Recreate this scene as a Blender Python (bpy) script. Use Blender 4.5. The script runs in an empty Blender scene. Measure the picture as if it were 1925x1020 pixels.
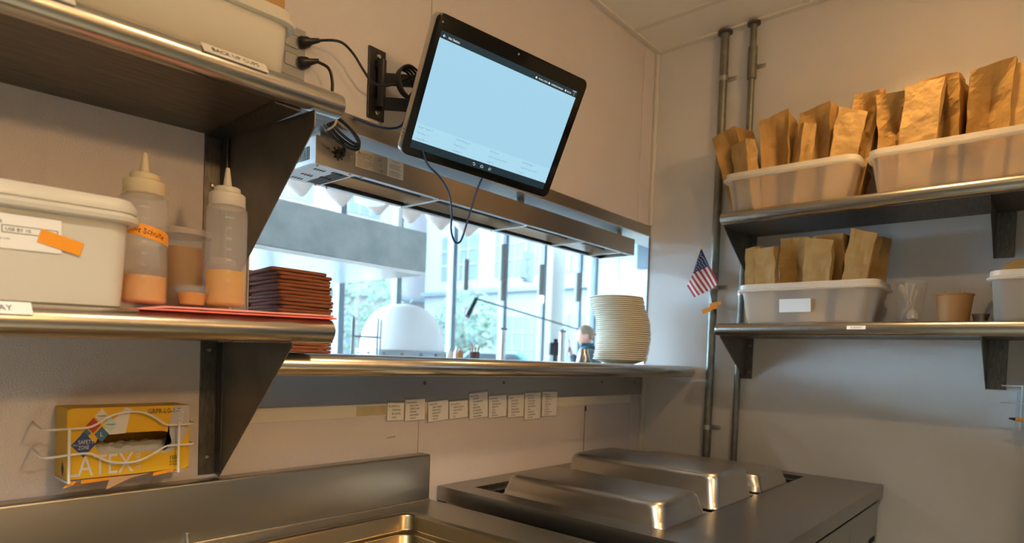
import bpy, bmesh, math, random
from mathutils import Vector, Matrix, noise
random.seed(7)
SC = bpy.context.scene
COL = SC.collection
PI = math.pi
R = math.radians

# ------------------------------------------------------------------ camera
cd = bpy.data.cameras.new('camera')
cam = bpy.data.objects.new('camera', cd)
COL.objects.link(cam)
cr, cu, cf = (0.65712, -0.75289, 0.03667), (0.00101, 0.04952, 0.99877), (0.75378, 0.65628, -0.03330)
cam.matrix_world = Matrix(((cr[0], cu[0], -cf[0], -2.5178), (cr[1], cu[1], -cf[1], -1.4085), (cr[2], cu[2], -cf[2], 1.3028), (0, 0, 0, 1)))
cd.sensor_width = 36.0
cd.lens = 22.004
cd.shift_y = 0.10563
cd.clip_start = 0.02
cd.clip_end = 200
cd.dof.use_dof = True
cd.dof.focus_distance = 1.5
cd.dof.aperture_fstop = 3.2
SC.camera = cam
# ------------------------------------------------------------------ light
vs = SC.view_settings
vs.view_transform = 'Standard'
vs.look = 'None'
vs.exposure = 0.14
vs.gamma = 1.0
w = bpy.data.worlds.new('sky')
SC.world = w
w.use_nodes = True
nt = w.node_tree
bg = nt.nodes['Background']
tc = nt.nodes.new('ShaderNodeTexCoord')
sep = nt.nodes.new('ShaderNodeSeparateXYZ')
rmp = nt.nodes.new('ShaderNodeValToRGB')
nt.links.new(tc.outputs['Generated'], sep.inputs[0])
nt.links.new(sep.outputs['Z'], rmp.inputs[0])
rmp.color_ramp.elements[0].color = (0.58, 0.87, 1.10, 1)
rmp.color_ramp.elements[1].color = (0.40, 0.70, 1.06, 1)
nt.links.new(rmp.outputs[0], bg.inputs['Color'])
SKY = 30.0
bg.inputs['Strength'].default_value = SKY


def lamp(name, loc, power, color, radius):
    l = bpy.data.lights.new(name, 'AREA')
    l.shape = 'DISK'
    l.size = radius * 2
    l.energy = power
    l.color = color
    o = bpy.data.objects.new(name, l)
    o.location = loc
    COL.objects.link(o)
    return o


LAMPS = [(-1.55, -1.50, 7, (1, .65, .34)), (-0.46, -1.04, 16, (1, .61, .24)), (-2.60, -1.60, 25, (1, .84, .58))]  # third lamp added out of view to brighten the left shelf
for lx, ly, lp, lc in LAMPS:
    o_ = lamp('ceiling_downlight_bulb', (lx, ly, 2.745 if lx == -0.46 else 2.655), lp, lc, 0.03 if -2 < lx < -1 else 0.055)
    if lx < -2:
        o_.data.spread = R(116)        # narrow spread keeps this added lamp off the lower side wall

FILL_PANELS = [(-3.2, -1.85, 36)]
for lx, ly, lp in FILL_PANELS:      # white fill panel added out of view behind the camera
    o_ = lamp('fill_panel_light', (lx, ly, 2.660), lp, (.74, .96, 1.06), .25)
    o_.data.shape = 'RECTANGLE'
    o_.data.size, o_.data.size_y = 1.1, .52
    o_.data.spread = R(120)            # narrow spread keeps the fill off the side wall
FILL_GLOBE = (-1.90, -3.0, 2.30)
gl_ = bpy.data.lights.new('warm_fill_light', 'POINT')       # warm fill light added out of view to lift ceiling and upper walls
gl_.energy = 60
gl_.color = (1.0, .58, .24)
gl_.shadow_soft_size = .09
o_ = bpy.data.objects.new('warm_fill_light', gl_)
o_.location = FILL_GLOBE
COL.objects.link(o_)
for lx, ly in ((-2.5, 2.6), (1.2, 5.2), (4.6, 3.0), (-5.5, 4.0)):       # white fill lamps added to brighten the hood and dining room
    lamp('dining_fill_light', (lx, ly, 3.93), 25, (1.0, .95, .88), .12)

# ------------------------------------------------------------------ helpers
MW = {}


def mworld(o):
    return MW.get(o.name, Matrix.Identity(4)) if o else Matrix.Identity(4)


def thing(name, label, cat, loc=(0, 0, 0), group=None, rot=None):
    o = bpy.data.objects.new(name, None)
    o.empty_display_size = 0.05
    COL.objects.link(o)
    o.location = loc
    M = Matrix.Translation(loc)
    if rot is not None:
        o.rotation_euler = rot
        from mathutils import Euler
        M = M @ Euler(rot).to_matrix().to_4x4()
    MW[o.name] = M
    tag(o, label, cat, group)
    return o


def tag(o, label, cat, group=None, kind=None):
    o['label'] = label
    o['category'] = cat
    if group:
        o['group'] = group
    if kind:
        o['kind'] = kind
    return o


def obj(name, bm, m, parent=None, smooth=False, local=False, loc=None, angle=None):
    """link a bmesh as one mesh object; verts are in world space unless local"""
    me = bpy.data.meshes.new(name)
    bmesh.ops.recalc_face_normals(bm, faces=bm.faces)
    M = mworld(parent)
    if parent is None and loc is not None:
        M = Matrix.Translation(loc)
    if not local:
        bm.transform(M.inverted())
    bm.to_mesh(me)
    bm.free()
    o = bpy.data.objects.new(name, me)
    COL.objects.link(o)
    if m is not None:
        for mm in (m if isinstance(m, (list, tuple)) else [m]):
            me.materials.append(mm)
    if smooth:
        me.polygons.foreach_set('use_smooth', [True] * len(me.polygons))
        try:
            me.set_sharp_from_angle(angle=R(angle if angle else 40))
        except Exception:
            pass
    if parent:
        o.parent = parent
    elif loc is not None:
        o.location = loc
    MW[o.name] = M
    return o


def struct(name, bm, m, **k):
    o = obj(name, bm, m, **k)
    o['kind'] = 'structure'
    return o


def copy_tree(o, parent=None):
    c = o.copy()
    COL.objects.link(c)
    if parent:
        c.parent = parent
    for ch in list(o.children):
        copy_tree(ch, c)
    return c


def NB():
    return bmesh.new()


def box(bm, x0, x1, y0, y1, z0, z1, bev=0, M=None, seg=2):
    t = bmesh.new()
    bmesh.ops.create_cube(t, size=1)
    for v in t.verts:
        v.co = Vector((x0 + (v.co.x + .5) * (x1 - x0), y0 + (v.co.y + .5) * (y1 - y0), z0 + (v.co.z + .5) * (z1 - z0)))
    if bev:
        bmesh.ops.bevel(t, geom=list(t.edges), offset=bev, segments=seg, profile=.5, affect='EDGES')
    join(bm, t, M)


def join(bm, t, M=None):
    if M is not None:
        t.transform(M)
    me = bpy.data.meshes.new('tmp')
    t.to_mesh(me)
    t.free()
    bm.from_mesh(me)
    bpy.data.meshes.remove(me)


def frame(p, d):
    d = Vector(d).normalized()
    a = Vector((0, 0, 1)) if abs(d.z) < .9 else Vector((1, 0, 0))
    u = a.cross(d).normalized()
    return u, d.cross(u)


def cyl(bm, p0, p1, r0, r1=None, n=16, caps=True):
    p0, p1 = Vector(p0), Vector(p1)
    r1 = r0 if r1 is None else r1
    u, v = frame(p0, p1 - p0)
    A = [bm.verts.new(p0 + (u * math.cos(2 * PI * i / n) + v * math.sin(2 * PI * i / n)) * r0) for i in range(n)]
    B = [bm.verts.new(p1 + (u * math.cos(2 * PI * i / n) + v * math.sin(2 * PI * i / n)) * r1) for i in range(n)]
    for i in range(n):
        bm.faces.new((A[i], A[(i + 1) % n], B[(i + 1) % n], B[i]))
    if caps:
        bm.faces.new(A[::-1])
        bm.faces.new(B)


def catmull(pts, k=8, closed=False):
    P = [Vector(p) for p in pts]
    n = len(P)
    out = []
    rng = range(n if closed else n - 1)
    for i in rng:
        if closed:
            a, b, c, d = P[i - 1], P[i], P[(i + 1) % n], P[(i + 2) % n]
        else:
            b, c = P[i], P[i + 1]
            a = P[i - 1] if i else b * 2 - c
            d = P[i + 2] if i + 2 < n else c * 2 - b
        for j in range(k):
            t = j / k
            out.append(.5 * ((2 * b) + (c - a) * t + (2 * a - 5 * b + 4 * c - d) * t * t + (3 * b - a - 3 * c + d) * t ** 3))
    if not closed:
        out.append(P[-1])
    return out


def tube(bm, pts, r, n=8, smooth=True, closed=False, k=8):
    P = catmull(pts, k, closed) if smooth else [Vector(p) for p in pts]
    rings = []
    m = len(P)
    u = None
    for i, p in enumerate(P):
        d = (P[(i + 1) % m] - P[i - 1]) if closed else (P[min(i + 1, m - 1)] - P[max(i - 1, 0)])
        d.normalize()
        if u is None:
            u, v = frame(p, d)
        else:
            u = (u - d * u.dot(d))
            if u.length < 1e-6:
                u, v = frame(p, d)
            u.normalize()
            v = d.cross(u)
        rings.append([bm.verts.new(p + (u * math.cos(2 * PI * j / n) + v * math.sin(2 * PI * j / n)) * r) for j in range(n)])
    for i in range(m if closed else m - 1):
        a, b = rings[i], rings[(i + 1) % m]
        for j in range(n):
            bm.faces.new((a[j], a[(j + 1) % n], b[(j + 1) % n], b[j]))
    if not closed:
        bm.faces.new(rings[0][::-1])
        bm.faces.new(rings[-1])


def lathe(bm, prof, c=(0, 0, 0), n=32, wob=None):
    c = Vector(c)
    rings = []
    for r, z in prof:
        if r < 1e-6:
            rings.append([bm.verts.new(c + Vector((0, 0, z)))])
        else:
            rings.append([bm.verts.new(c + Vector((r * math.cos(2 * PI * i / n), r * math.sin(2 * PI * i / n), z))) for i in range(n)])
    for a, b in zip(rings, rings[1:]):
        if len(a) == 1 and len(b) == 1:
            continue
        for i in range(n):
            j = (i + 1) % n
            if len(a) == 1:
                bm.faces.new((a[0], b[i], b[j]))
            elif len(b) == 1:
                bm.faces.new((a[i], a[j], b[0]))
            else:
                bm.faces.new((a[i], a[j], b[j], b[i]))


def rr(hw, hd, r, n=5):
    pts = []
    for cx, cy, a0 in ((hw - r, hd - r, 0), (-hw + r, hd - r, 90), (-hw + r, -hd + r, 180), (hw - r, -hd + r, 270)):
        for i in range(n + 1):
            a = R(a0 + 90 * i / n)
            pts.append((cx + r * math.cos(a), cy + r * math.sin(a)))
    return pts


def loft(bm, rings, cap0=True, cap1=True):
    V = [[bm.verts.new(p) for p in ring] for ring in rings]
    for a, b in zip(V, V[1:]):
        n = len(a)
        for i in range(n):
            bm.faces.new((a[i], a[(i + 1) % n], b[(i + 1) % n], b[i]))
    if cap0:
        bm.faces.new(V[0][::-1])
    if cap1:
        bm.faces.new(V[-1])


def rloft(bm, secs, c=(0, 0, 0), n=5, cap0=True, cap1=True, M=None):
    """secs: (half x, half y, corner r, z)"""
    t = bmesh.new()
    loft(t, [[(x, y, z) for x, y in rr(hw, hd, r, n)] for hw, hd, r, z in secs], cap0, cap1)
    t.transform(Matrix.Translation(c))
    join(bm, t, M)


def prism(bm, poly, axis, a, b):
    """extrude a 2D polygon: axis 'x' poly=(y,z); 'y' poly=(x,z); 'z' poly=(x,y)"""
    def P(p, t):
        return {'x': (t, p[0], p[1]), 'y': (p[0], t, p[1]), 'z': (p[0], p[1], t)}[axis]
    A = [bm.verts.new(P(p, a)) for p in poly]
    B = [bm.verts.new(P(p, b)) for p in poly]
    n = len(poly)
    for i in range(n):
        bm.faces.new((A[i], A[(i + 1) % n], B[(i + 1) % n], B[i]))
    bm.faces.new(A[::-1])
    bm.faces.new(B)


def quad(bm, *p):
    bm.faces.new([bm.verts.new(q) for q in p])


def sheet(bm, o, r, u, x0, x1, y0, y1, t=0.0004):
    """thin slab in the plane of r,u at o; thickness along normal"""
    o, r, u = Vector(o), Vector(r), Vector(u)
    n = r.cross(u)
    A = [bm.verts.new(o + r * x + u * y) for x, y in ((x0, y0), (x1, y0), (x1, y1), (x0, y1))]
    B = [bm.verts.new(v.co + n * t) for v in A]
    for i in range(4):
        bm.faces.new((A[i], A[(i + 1) % 4], B[(i + 1) % 4], B[i]))
    bm.faces.new(A[::-1])
    bm.faces.new(B)


TXT = {}


def text(bm, s, o, r, u, h, width=None, align='L', sx=1.0, res=2):
    """lettering as flat mesh: baseline start (or centre) at o, along r, up u, cap height h"""
    key = (s, res)
    if key not in TXT:
        c = bpy.data.curves.new('t', 'FONT')
        c.body = s
        c.resolution_u = res
        ob = bpy.data.objects.new('t', c)
        COL.objects.link(ob)
        dg = bpy.context.evaluated_depsgraph_get()
        me = bpy.data.meshes.new_from_object(ob.evaluated_get(dg))
        bpy.data.objects.remove(ob)
        V = [tuple(v.co) for v in me.vertices]
        F = [tuple(p.vertices) for p in me.polygons]
        bpy.data.meshes.remove(me)
        TXT[key] = (V, F)
    V, F = TXT[key]
    if not V:
        return
    k = h / 0.69
    x0 = min(v[0] for v in V)
    x1 = max(v[0] for v in V)
    kx = (width / (x1 - x0)) if width else k * sx
    off = {'L': 0, 'C': -(x1 - x0) / 2, 'R': -(x1 - x0)}[align] - x0
    o, r, u = Vector(o), Vector(r), Vector(u)
    n = r.cross(u) * 0.0003
    vs_ = [bm.verts.new(o + r * ((x + off) * kx) + u * (y * k) + n) for x, y, z in V]
    for f in F:
        try:
            bm.faces.new([vs_[i] for i in f])
        except ValueError:
            pass


# ------------------------------------------------------------------ materials
def mat(name, col, rough=.5, metal=0, var=0, vscale=20, vcol=None, bump=0, bscale=200, emit=0, ecol=None, trans=0, stretch=None, coat=0, sss=0, spec=None, bdist=.002, rvar=0):
    m = bpy.data.materials.new(name)
    m.use_nodes = True
    t = m.node_tree
    b = t.nodes['Principled BSDF']
    b.inputs['Base Color'].default_value = (*col, 1)
    b.inputs['Roughness'].default_value = rough
    b.inputs['Metallic'].default_value = metal
    if coat:
        b.inputs['Coat Weight'].default_value = coat
    if spec is not None:
        b.inputs['Specular IOR Level'].default_value = spec
    if trans:
        b.inputs['Transmission Weight'].default_value = trans
    if emit:
        b.inputs['Emission Color'].default_value = (*(ecol or col), 1)
        b.inputs['Emission Strength'].default_value = emit
    src = None
    if var or bump or rvar:
        tcn = t.nodes.new('ShaderNodeTexCoord')
        src = tcn.outputs['Object']
        if stretch:
            mp = t.nodes.new('ShaderNodeMapping')
            mp.inputs['Scale'].default_value = stretch
            t.links.new(src, mp.inputs['Vector'])
            src = mp.outputs[0]
    if var or rvar:
        n = t.nodes.new('ShaderNodeTexNoise')
        n.inputs['Scale'].default_value = vscale
        n.inputs['Detail'].default_value = 5
        n.inputs['Roughness'].default_value = .6
        t.links.new(src, n.inputs['Vector'])
        if var:
            c2 = vcol if vcol else tuple(c * (1 - var) for c in col)
            cr_ = t.nodes.new('ShaderNodeValToRGB')
            cr_.color_ramp.elements[0].position = .35
            cr_.color_ramp.elements[1].position = .65
            cr_.color_ramp.elements[0].color = (*c2, 1)
            cr_.color_ramp.elements[1].color = (*col, 1)
            t.links.new(n.outputs[0], cr_.inputs[0])
            t.links.new(cr_.outputs[0], b.inputs['Base Color'])
        if rvar:
            mr = t.nodes.new('ShaderNodeMapRange')
            mr.inputs['From Min'].default_value = .3
            mr.inputs['From Max'].default_value = .7
            mr.inputs['To Min'].default_value = max(.02, rough - rvar)
            mr.inputs['To Max'].default_value = rough + rvar
            t.links.new(n.outputs[0], mr.inputs['Value'])
            t.links.new(mr.outputs[0], b.inputs['Roughness'])
    if bump:
        n2 = t.nodes.new('ShaderNodeTexNoise')
        n2.inputs['Scale'].default_value = bscale
        n2.inputs['Detail'].default_value = 2
        t.links.new(src, n2.inputs['Vector'])
        bp = t.nodes.new('ShaderNodeBump')
        bp.inputs['Strength'].default_value = bump
        bp.inputs['Distance'].default_value = bdist
        t.links.new(n2.outputs[0], bp.inputs['Height'])
        t.links.new(bp.outputs[0], b.inputs['Normal'])
    return m


def mix_transparent(m, fac, translucent=0.0, tcol=(1, 1, 1)):
    """blend a plastic with see-through and back-lit light"""
    t = m.node_tree
    out = t.nodes['Material Output']
    b = t.nodes['Principled BSDF']
    last = b.outputs[0]
    if translucent:
        tr = t.nodes.new('ShaderNodeBsdfTranslucent')
        tr.inputs['Color'].default_value = (*tcol, 1)
        mx = t.nodes.new('ShaderNodeMixShader')
        mx.inputs[0].default_value = translucent
        t.links.new(last, mx.inputs[1])
        t.links.new(tr.outputs[0], mx.inputs[2])
        last = mx.outputs[0]
    if fac:
        tp = t.nodes.new('ShaderNodeBsdfTransparent')
        mx = t.nodes.new('ShaderNodeMixShader')
        mx.inputs[0].default_value = fac
        t.links.new(last, mx.inputs[1])
        t.links.new(tp.outputs[0], mx.inputs[2])
        last = mx.outputs[0]
    t.links.new(last, out.inputs[0])
    return m


M_frp = mat('frp_wall_panel', (.73, .68, .685), .26, bump=.5, bscale=330, bdist=.0035, var=.05, vscale=3)
M_frp_b = mat('frp_wall_panel_side', (.72, .70, .69), .38, bump=.35, bscale=300, bdist=.002, var=.05, vscale=3)
M_trimw = mat('white_trim', (.72, .69, .64), .45)
M_dimwall = mat('painted_wall_dim', (.26, .25, .23), .5)
M_ceil = mat('ceiling_tile', (.88, .84, .76), .9, bump=.2, bscale=400)
M_tee = mat('ceiling_grid', (.76, .72, .66), .5)
M_floor = mat('grey_tile', (.36, .38, .32), .35, var=.15, vscale=8)
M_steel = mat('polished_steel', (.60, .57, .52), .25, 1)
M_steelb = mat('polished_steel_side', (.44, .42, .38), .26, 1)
M_brush = mat('brushed_steel', (.455, .445, .425), .32, 1)
M_splash = mat('backsplash_steel', (.44, .43, .39), .34, 1)
M_table = mat('brushed_table_steel', (.355, .35, .345), .30, 1)
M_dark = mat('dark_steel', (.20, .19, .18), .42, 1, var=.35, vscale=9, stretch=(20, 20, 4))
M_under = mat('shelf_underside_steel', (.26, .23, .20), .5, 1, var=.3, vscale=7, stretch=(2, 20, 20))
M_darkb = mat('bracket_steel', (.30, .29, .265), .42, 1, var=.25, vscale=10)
M_pan = mat('pan_steel', (.52, .49, .45), .29, 1, bump=.06, bscale=14, bdist=.004)
M_basin = mat('well_steel', (.34, .26, .15), .32, 1)
M_galv = mat('galvanised_conduit', (.30, .30, .26), .5, .9, var=.25, vscale=30)
M_black = mat('black_plastic', (.012, .012, .013), .4)
M_rub = mat('black_rubber', (.014, .014, .015), .35)
M_glossblack = mat('black_glass', (.006, .007, .008), .08, spec=.22)
M_void = mat('black_slot_shade', (.01, .01, .01), .8)  # black standing in for the shade inside slots and gaps
M_silver = mat('silver_edge', (.55, .54, .52), .35, 1)
M_white = mat('white_plastic', (.78, .74, .66), .4)
M_wire = mat('white_coated_wire', (.80, .76, .70), .35)
M_paper = mat('white_paper', (.88, .86, .82), .7)
M_lam = mix_transparent(mat('laminate_film', (.75, .72, .66), .25), .9)
M_ink = mat('black_ink', (.03, .03, .03), .7)
M_greyink = mat('grey_ink', (.25, .25, .25), .7)
M_cream = mat('cream_rail', (.78, .74, .64), .5, var=.06, vscale=6)
M_beige = mat('aged_label', (.58, .50, .30), .6, var=.2, vscale=14)
M_orange = mat('orange_tape', (.90, .33, .015), .5)
M_tub = mix_transparent(mat('milky_tub_plastic', (.80, .79, .77), .3, bump=.1, bscale=90), .69, .45, (.85, .84, .80))
M_tubrim = mix_transparent(mat('milky_tub_rim', (.84, .82, .77), .28), .1, .35, (.85, .82, .75))
M_wtub = mix_transparent(mat('white_tub_plastic', (.84, .80, .70), .32), 0, .25, (.85, .8, .7))
M_bottle = mix_transparent(mat('squeeze_bottle_plastic', (.88, .86, .83), .28), .78, .5, (.95, .93, .9))
M_cap = mix_transparent(mat('squeeze_cap_plastic', (.84, .78, .66), .35), .05, .3, (.9, .84, .72))
M_capy = mix_transparent(mat('yellowed_cap_plastic', (.82, .70, .46), .35), .05, .3, (.9, .78, .5))
M_oil = mix_transparent(mat('amber_oil', (.95, .60, .0), .15), 0, .6, (1.0, .70, .0))
M_sauce = mix_transparent(mat('orange_sauce', (.90, .48, .01), .3), 0, .4, (.95, .5, .01))
M_broth = mix_transparent(mat('brown_broth', (.52, .27, .0), .12), .06, .5, (.85, .45, .0))
M_clear = mix_transparent(mat('clear_plastic', (.75, .74, .72), .08), .9)
M_mlid = mix_transparent(mat('deli_lid_plastic', (.62, .52, .46), .3), .3, .3)
M_cloth = mat('red_towel', (.95, .20, .15), .9, bump=.6, bscale=700)
M_clothp = mat('pink_towel', (.95, .36, .30), .9, bump=.6, bscale=700)
M_kraft = mix_transparent(mat('kraft_paper', (.50, .29, .085), .75, var=.18, vscale=14, bump=.55, bscale=26, bdist=.012), 0, .08, (.62, .34, .10))
M_kraftl = mix_transparent(mat('pale_kraft_paper', (.58, .36, .13), .75, var=.15, vscale=12, bump=.55, bscale=26, bdist=.012), 0, .08, (.62, .36, .12))
M_bowl = mat('kraft_bowl_board', (.42, .20, .06), .6)
M_rust = mat('rust_napkin_cloth', (.36, .13, .07), .92, bump=.5, bscale=800, var=.12, vscale=30)
M_china = mat('cream_china', (.86, .79, .63), .22)
M_yellow = mat('yellow_carton', (.80, .46, .012), .42)
M_yellowd = mat('yellow_carton_side', (.74, .42, .012), .45)
M_cartgrey = mat('carton_grey_print', (.52, .50, .50), .45)
M_cartlight = mat('carton_light_print', (.74, .70, .66), .45)
M_navy = mat('navy_print', (.03, .07, .22), .45)
M_blue = mat('blue_print', (.05, .16, .28), .45)
M_red = mat('red_print', (.50, .06, .03), .45)
M_teal = mat('pale_teal_print', (.50, .66, .62), .45)
M_carttan = mat('torn_carton', (.42, .24, .12), .8)
M_glove = mat('latex_glove', (.52, .52, .45), .7, bump=.6, bscale=60, bdist=.01)
M_screen = mat('lit_screen', (.02, .02, .02), .3, emit=1.0, ecol=(.325, .585, .745))
M_screenlow = mat('lit_screen_table', (.02, .02, .02), .3, emit=1.0, ecol=(.37, .64, .78))
M_bar = mat('dark_app_bar', (.012, .03, .045), .3, emit=.6)
M_uitext = mat('white_ui_text', (.75, .85, .9), .4, emit=.8)
M_uigrey = mat('grey_ui_text', (.02, .02, .02), .4, emit=1, ecol=(.17, .34, .45))
M_bluecable = mat('blue_cable', (.01, .045, .17), .35)
M_soffit = mat('pale_steel_soffit', (.70, .72, .74), .38, .75)
M_ztie = mat('beige_tie', (.66, .58, .46), .5)
M_heat = mat('reflector_metal', (.72, .70, .66), .3, 1)
M_vent = mat('white_metal_panel', (.80, .80, .78), .4, .3)
M_nameplate = mat('silver_plate', (.55, .53, .48), .4, .4)
M_frame = mat('grey_window_frame', (.11, .14, .17), .5)
M_signal = mat('black_signal_paint', (.012, .016, .02), .6)
M_band = mat('oven_band_steel', (.26, .28, .30), .4, 1)
M_glass = mix_transparent(mat('window_glass', (.9, .95, .97), .02), .93)
M_conc = mat('concrete_board', (.46, .475, .435), .7, var=.25, vscale=7, vcol=(.35, .375, .345))
M_dwhite = mat('matt_white', (.78, .77, .74), .8)
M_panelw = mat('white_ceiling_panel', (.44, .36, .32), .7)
M_gapw = mat('bright_white', (.9, .9, .9), .6)
M_dome = mat('white_oven_tile', (.86, .86, .85), .5)
M_pend = mat('grey_pendant_metal', (.10, .10, .095), .45, .3)
M_pendlit = mat('lit_pendant_lens', (1, .9, .75), .4, emit=4)
M_dgreen = mat('pale_green_wall', (.62, .72, .68), .8)
M_face = mat('facade_render', (.10, .104, .108), .8)
M_fwin = mat('facade_window_glass', (.048, .06, .073), .35)
M_brick = mat('facade_brick', (.10, .08, .076), .85)
M_leaf = mat('street_leaf', (.03, .055, .02), .8)
M_bark = mat('street_bark', (.12, .09, .07), .9)
M_street = mat('street_paving', (.10, .10, .10), .9)
M_skin = mat('skin', (.62, .33, .24), .5, sss=.1)
M_hair = mat('grey_brown_hair', (.24, .17, .11), .8)
M_jack = mat('dark_grey_jacket', (.05, .065, .08), .8)
M_collar = mat('teal_scarf', (.012, .07, .09), .8)
M_trouser = mat('dark_trousers', (.03, .03, .04), .8)
M_car = mat('teal_car_paint', (.008, .05, .07), .3)
M_wood = mat('bar_wood', (.35, .25, .17), .6)
M_flagred = mat('flag_red', (.42, .02, .03), .8)
M_flagwhite = mat('flag_white', (.78, .74, .70), .8)
M_flagblue = mat('flag_blue', (.02, .025, .09), .8)
M_brass = mat('brass', (.75, .55, .2), .3, 1)

# ------------------------------------------------------------------ the room
CZ = 2.676
OZ0, OZ1, OXL = 1.30, 1.8725, -1.838       # the pass-through opening
b = NB()
box(b, -4.1, OXL, 0, .12, 0, CZ + .05)
box(b, -2.3, OXL, .12, .50, 0, CZ + .05)  # unseen thickening added to keep skylight off the napkins
box(b, OXL, .3, 0, .12, 0, 1.250)
box(b, OXL, .3, 0, .12, OZ1, CZ + .05)
box(b, .3, 9.4, 0, .12, 0, 4.0)
box(b, -4.1, .3, .02, .12, CZ + .05, 4.0)
box(b, -9.1, -4.1, 0, .12, 0, 4.0)
struct('wall_back', b, M_frp)
b = NB()
box(b, 0, .3, -3.4, 0, 0, CZ + .05)
struct('wall_right', b, M_frp_b)
b = NB()
box(b, -4.1, -4.0, -3.4, 0, 0, CZ + .05)
struct('wall_left', b, M_dimwall)
b = NB()
box(b, -4.1, .3, -3.5, -3.4, 0, CZ + .05)
struct('wall_front', b, M_dimwall)
b = NB()
box(b, -4.1, .3, -3.5, .0, -.1, 0)
struct('floor', b, M_floor)
b = NB()
HX_, HY_, HR_ = -.46, -1.04, .066        # hole of the recessed downlight
hole = [(HX_ + HR_ * math.cos(2 * PI * i / 32), HY_ + HR_ * math.sin(2 * PI * i / 32)) for i in range(32)]
sq = [(HX_ + .3 * (c_ / max(abs(c_), abs(s_))), HY_ + .3 * (s_ / max(abs(c_), abs(s_)))) for c_, s_ in ((math.cos(2 * PI * i / 32), math.sin(2 * PI * i / 32)) for i in range(32))]
for z in (CZ, CZ + .05):
    vh = [b.verts.new((x, y, z)) for x, y in hole]
    vq = [b.verts.new((x, y, z)) for x, y in sq]
    for i in range(32):
        b.faces.new((vh[i], vh[(i + 1) % 32], vq[(i + 1) % 32], vq[i]))
box(b, -4.1, HX_ - .3, -3.5, 0, CZ, CZ + .05)
box(b, HX_ + .3, .3, -3.5, 0, CZ, CZ + .05)
box(b, HX_ - .3, HX_ + .3, -3.5, HY_ - .3, CZ, CZ + .05)
box(b, HX_ - .3, HX_ + .3, HY_ + .3, 0, CZ, CZ + .05)
o = struct('ceiling', b, M_ceil)
b = NB()     # suspended grid on the ceiling: wall angles and tees
box(b, -4.0, -.001, -.026, -.001, CZ - .008, CZ - .0005)
box(b, -.026, -.001, -3.4, -.026, CZ - .008, CZ - .0005)
for i in range(7):
    x = -.232 - i * .61
    box(b, x - .012, x + .012, -3.4, -.026, CZ - .004, CZ - .0005)
for i in range(1, 6):
    box(b, -4.0, -.026, -.026 - i * .61 - .012, -.026 - i * .61 + .012, CZ - .0035, CZ - .0005)
struct('trim_1', b, M_tee)
b = NB()     # corner moulding of the wall panels and panel battens
box(b, -.018, -.0005, -.018, -.0005, .91, 1.25, .004)
box(b, -.018, -.0005, -.018, -.0005, 1.917, CZ - .009, .004)
struct('trim_2', b, M_trimw)
b = NB()
box(b, -.112, -.020, -.0035, -.0005, 1.917, CZ - .009, .001)
box(b, -.112, -.020, -.0035, -.0005, .912, 1.129, .001)
struct('trim_3', b, M_frp)
b = NB()
for z0, z1 in ((1.917, CZ - .009), (.912, 1.129)):
    box(b, -1.3125, -1.3105, -.0012, -.0002, z0, z1)
struct('trim_4', b, mat('panel_seam', (.34, .33, .31), .6))
b = NB()
box(b, -.4535, -.4505, -.0012, -.0002, .94, 1.128)
struct('trim_5', b, mat('dark_seam', (.12, .13, .14), .6))
b = NB()     # steel channel round the head and the jamb of the opening
box(b, OXL - .03, -.0008, -.006, -.0006, OZ1, 1.9155, .001)
struct('trim_6', b, M_brush)
b = NB()
box(b, OXL - .03, .28, -.0055, .13, OZ1 - .003, OZ1 - .0002, .0005)
struct('trim_10', b, M_soffit)
b = NB()
box(b, OXL + .0004, OXL + .0035, -.006, .13, 1.302, OZ1 - .004)
box(b, OXL - .032, OXL - .004, -.006, -.0006, 1.302, OZ1 - .004, .001)
struct('trim_7', b, M_brush)
b = NB()     # dark edge strip where the opening meets the side wall
box(b, -.004, -.0005, -.006, -.0005, 1.302, OZ1 - .004)
struct('trim_8', b, M_dark)
b = NB()     # cream rail under the apron
box(b, -1.90, -.113, -.004, -.0004, 1.131, 1.1655, .001)
struct('trim_9', b, M_cream)
tag(obj('shelf_label', (lambda q: (box(q, -1.531, -1.436, -.0052, -.0041, 1.134, 1.160), q)[1])(NB()), M_beige), 'aged yellowish blank label on the cream rail under the pass ledge', 'label')

for i, (lx, ly, lp, lc) in enumerate(LAMPS):
    t = thing('ceiling_downlight', 'round warm ceiling downlight, %s' % ('above the prep counter', 'above the steam table', 'added unseen to brighten the tub shelf')[i], 'ceiling light', (lx, ly, CZ))
    b = NB()
    lathe(b, [(.062, -.016), (.082, -.014), (.086, -.0005), (.060, -.0005), (.058, -.014), (.062, -.016)], (lx, ly, CZ - .004), 32)
    obj('trim_ring', b, M_trimw, t, True)
    if i == 1:
        b = NB()
        lathe(b, [(.0645, -.003), (.0645, .090), (0, .090), (0, .093), (.0655, .093), (.0655, -.003)], (lx, ly, CZ), 32)
        obj('can', b, M_dark, t, True)
for i, (lx, ly, lp) in enumerate(FILL_PANELS):
    t = thing('added_fill_panel', 'white rectangular fill light panel added out of view in the kitchen ceiling', 'ceiling light', (lx, ly, CZ))
    b = NB()
    for x0, x1, y0, y1 in ((-.60, .60, -.31, -.28), (-.60, .60, .28, .31), (-.60, -.57, -.28, .28), (.57, .60, -.28, .28)):
        box(b, lx + x0, lx + x1, ly + y0, ly + y1, CZ - .022, CZ - .0045)
    obj('frame', b, M_trimw, t)
t = thing('added_warm_fill', 'stem of an added warm fill light out of view behind the camera', 'ceiling light', (FILL_GLOBE[0], FILL_GLOBE[1], CZ))
b = NB()
cyl(b, (FILL_GLOBE[0], FILL_GLOBE[1], FILL_GLOBE[2] + .105), (FILL_GLOBE[0], FILL_GLOBE[1], CZ - .005), .012, n=12)
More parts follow.
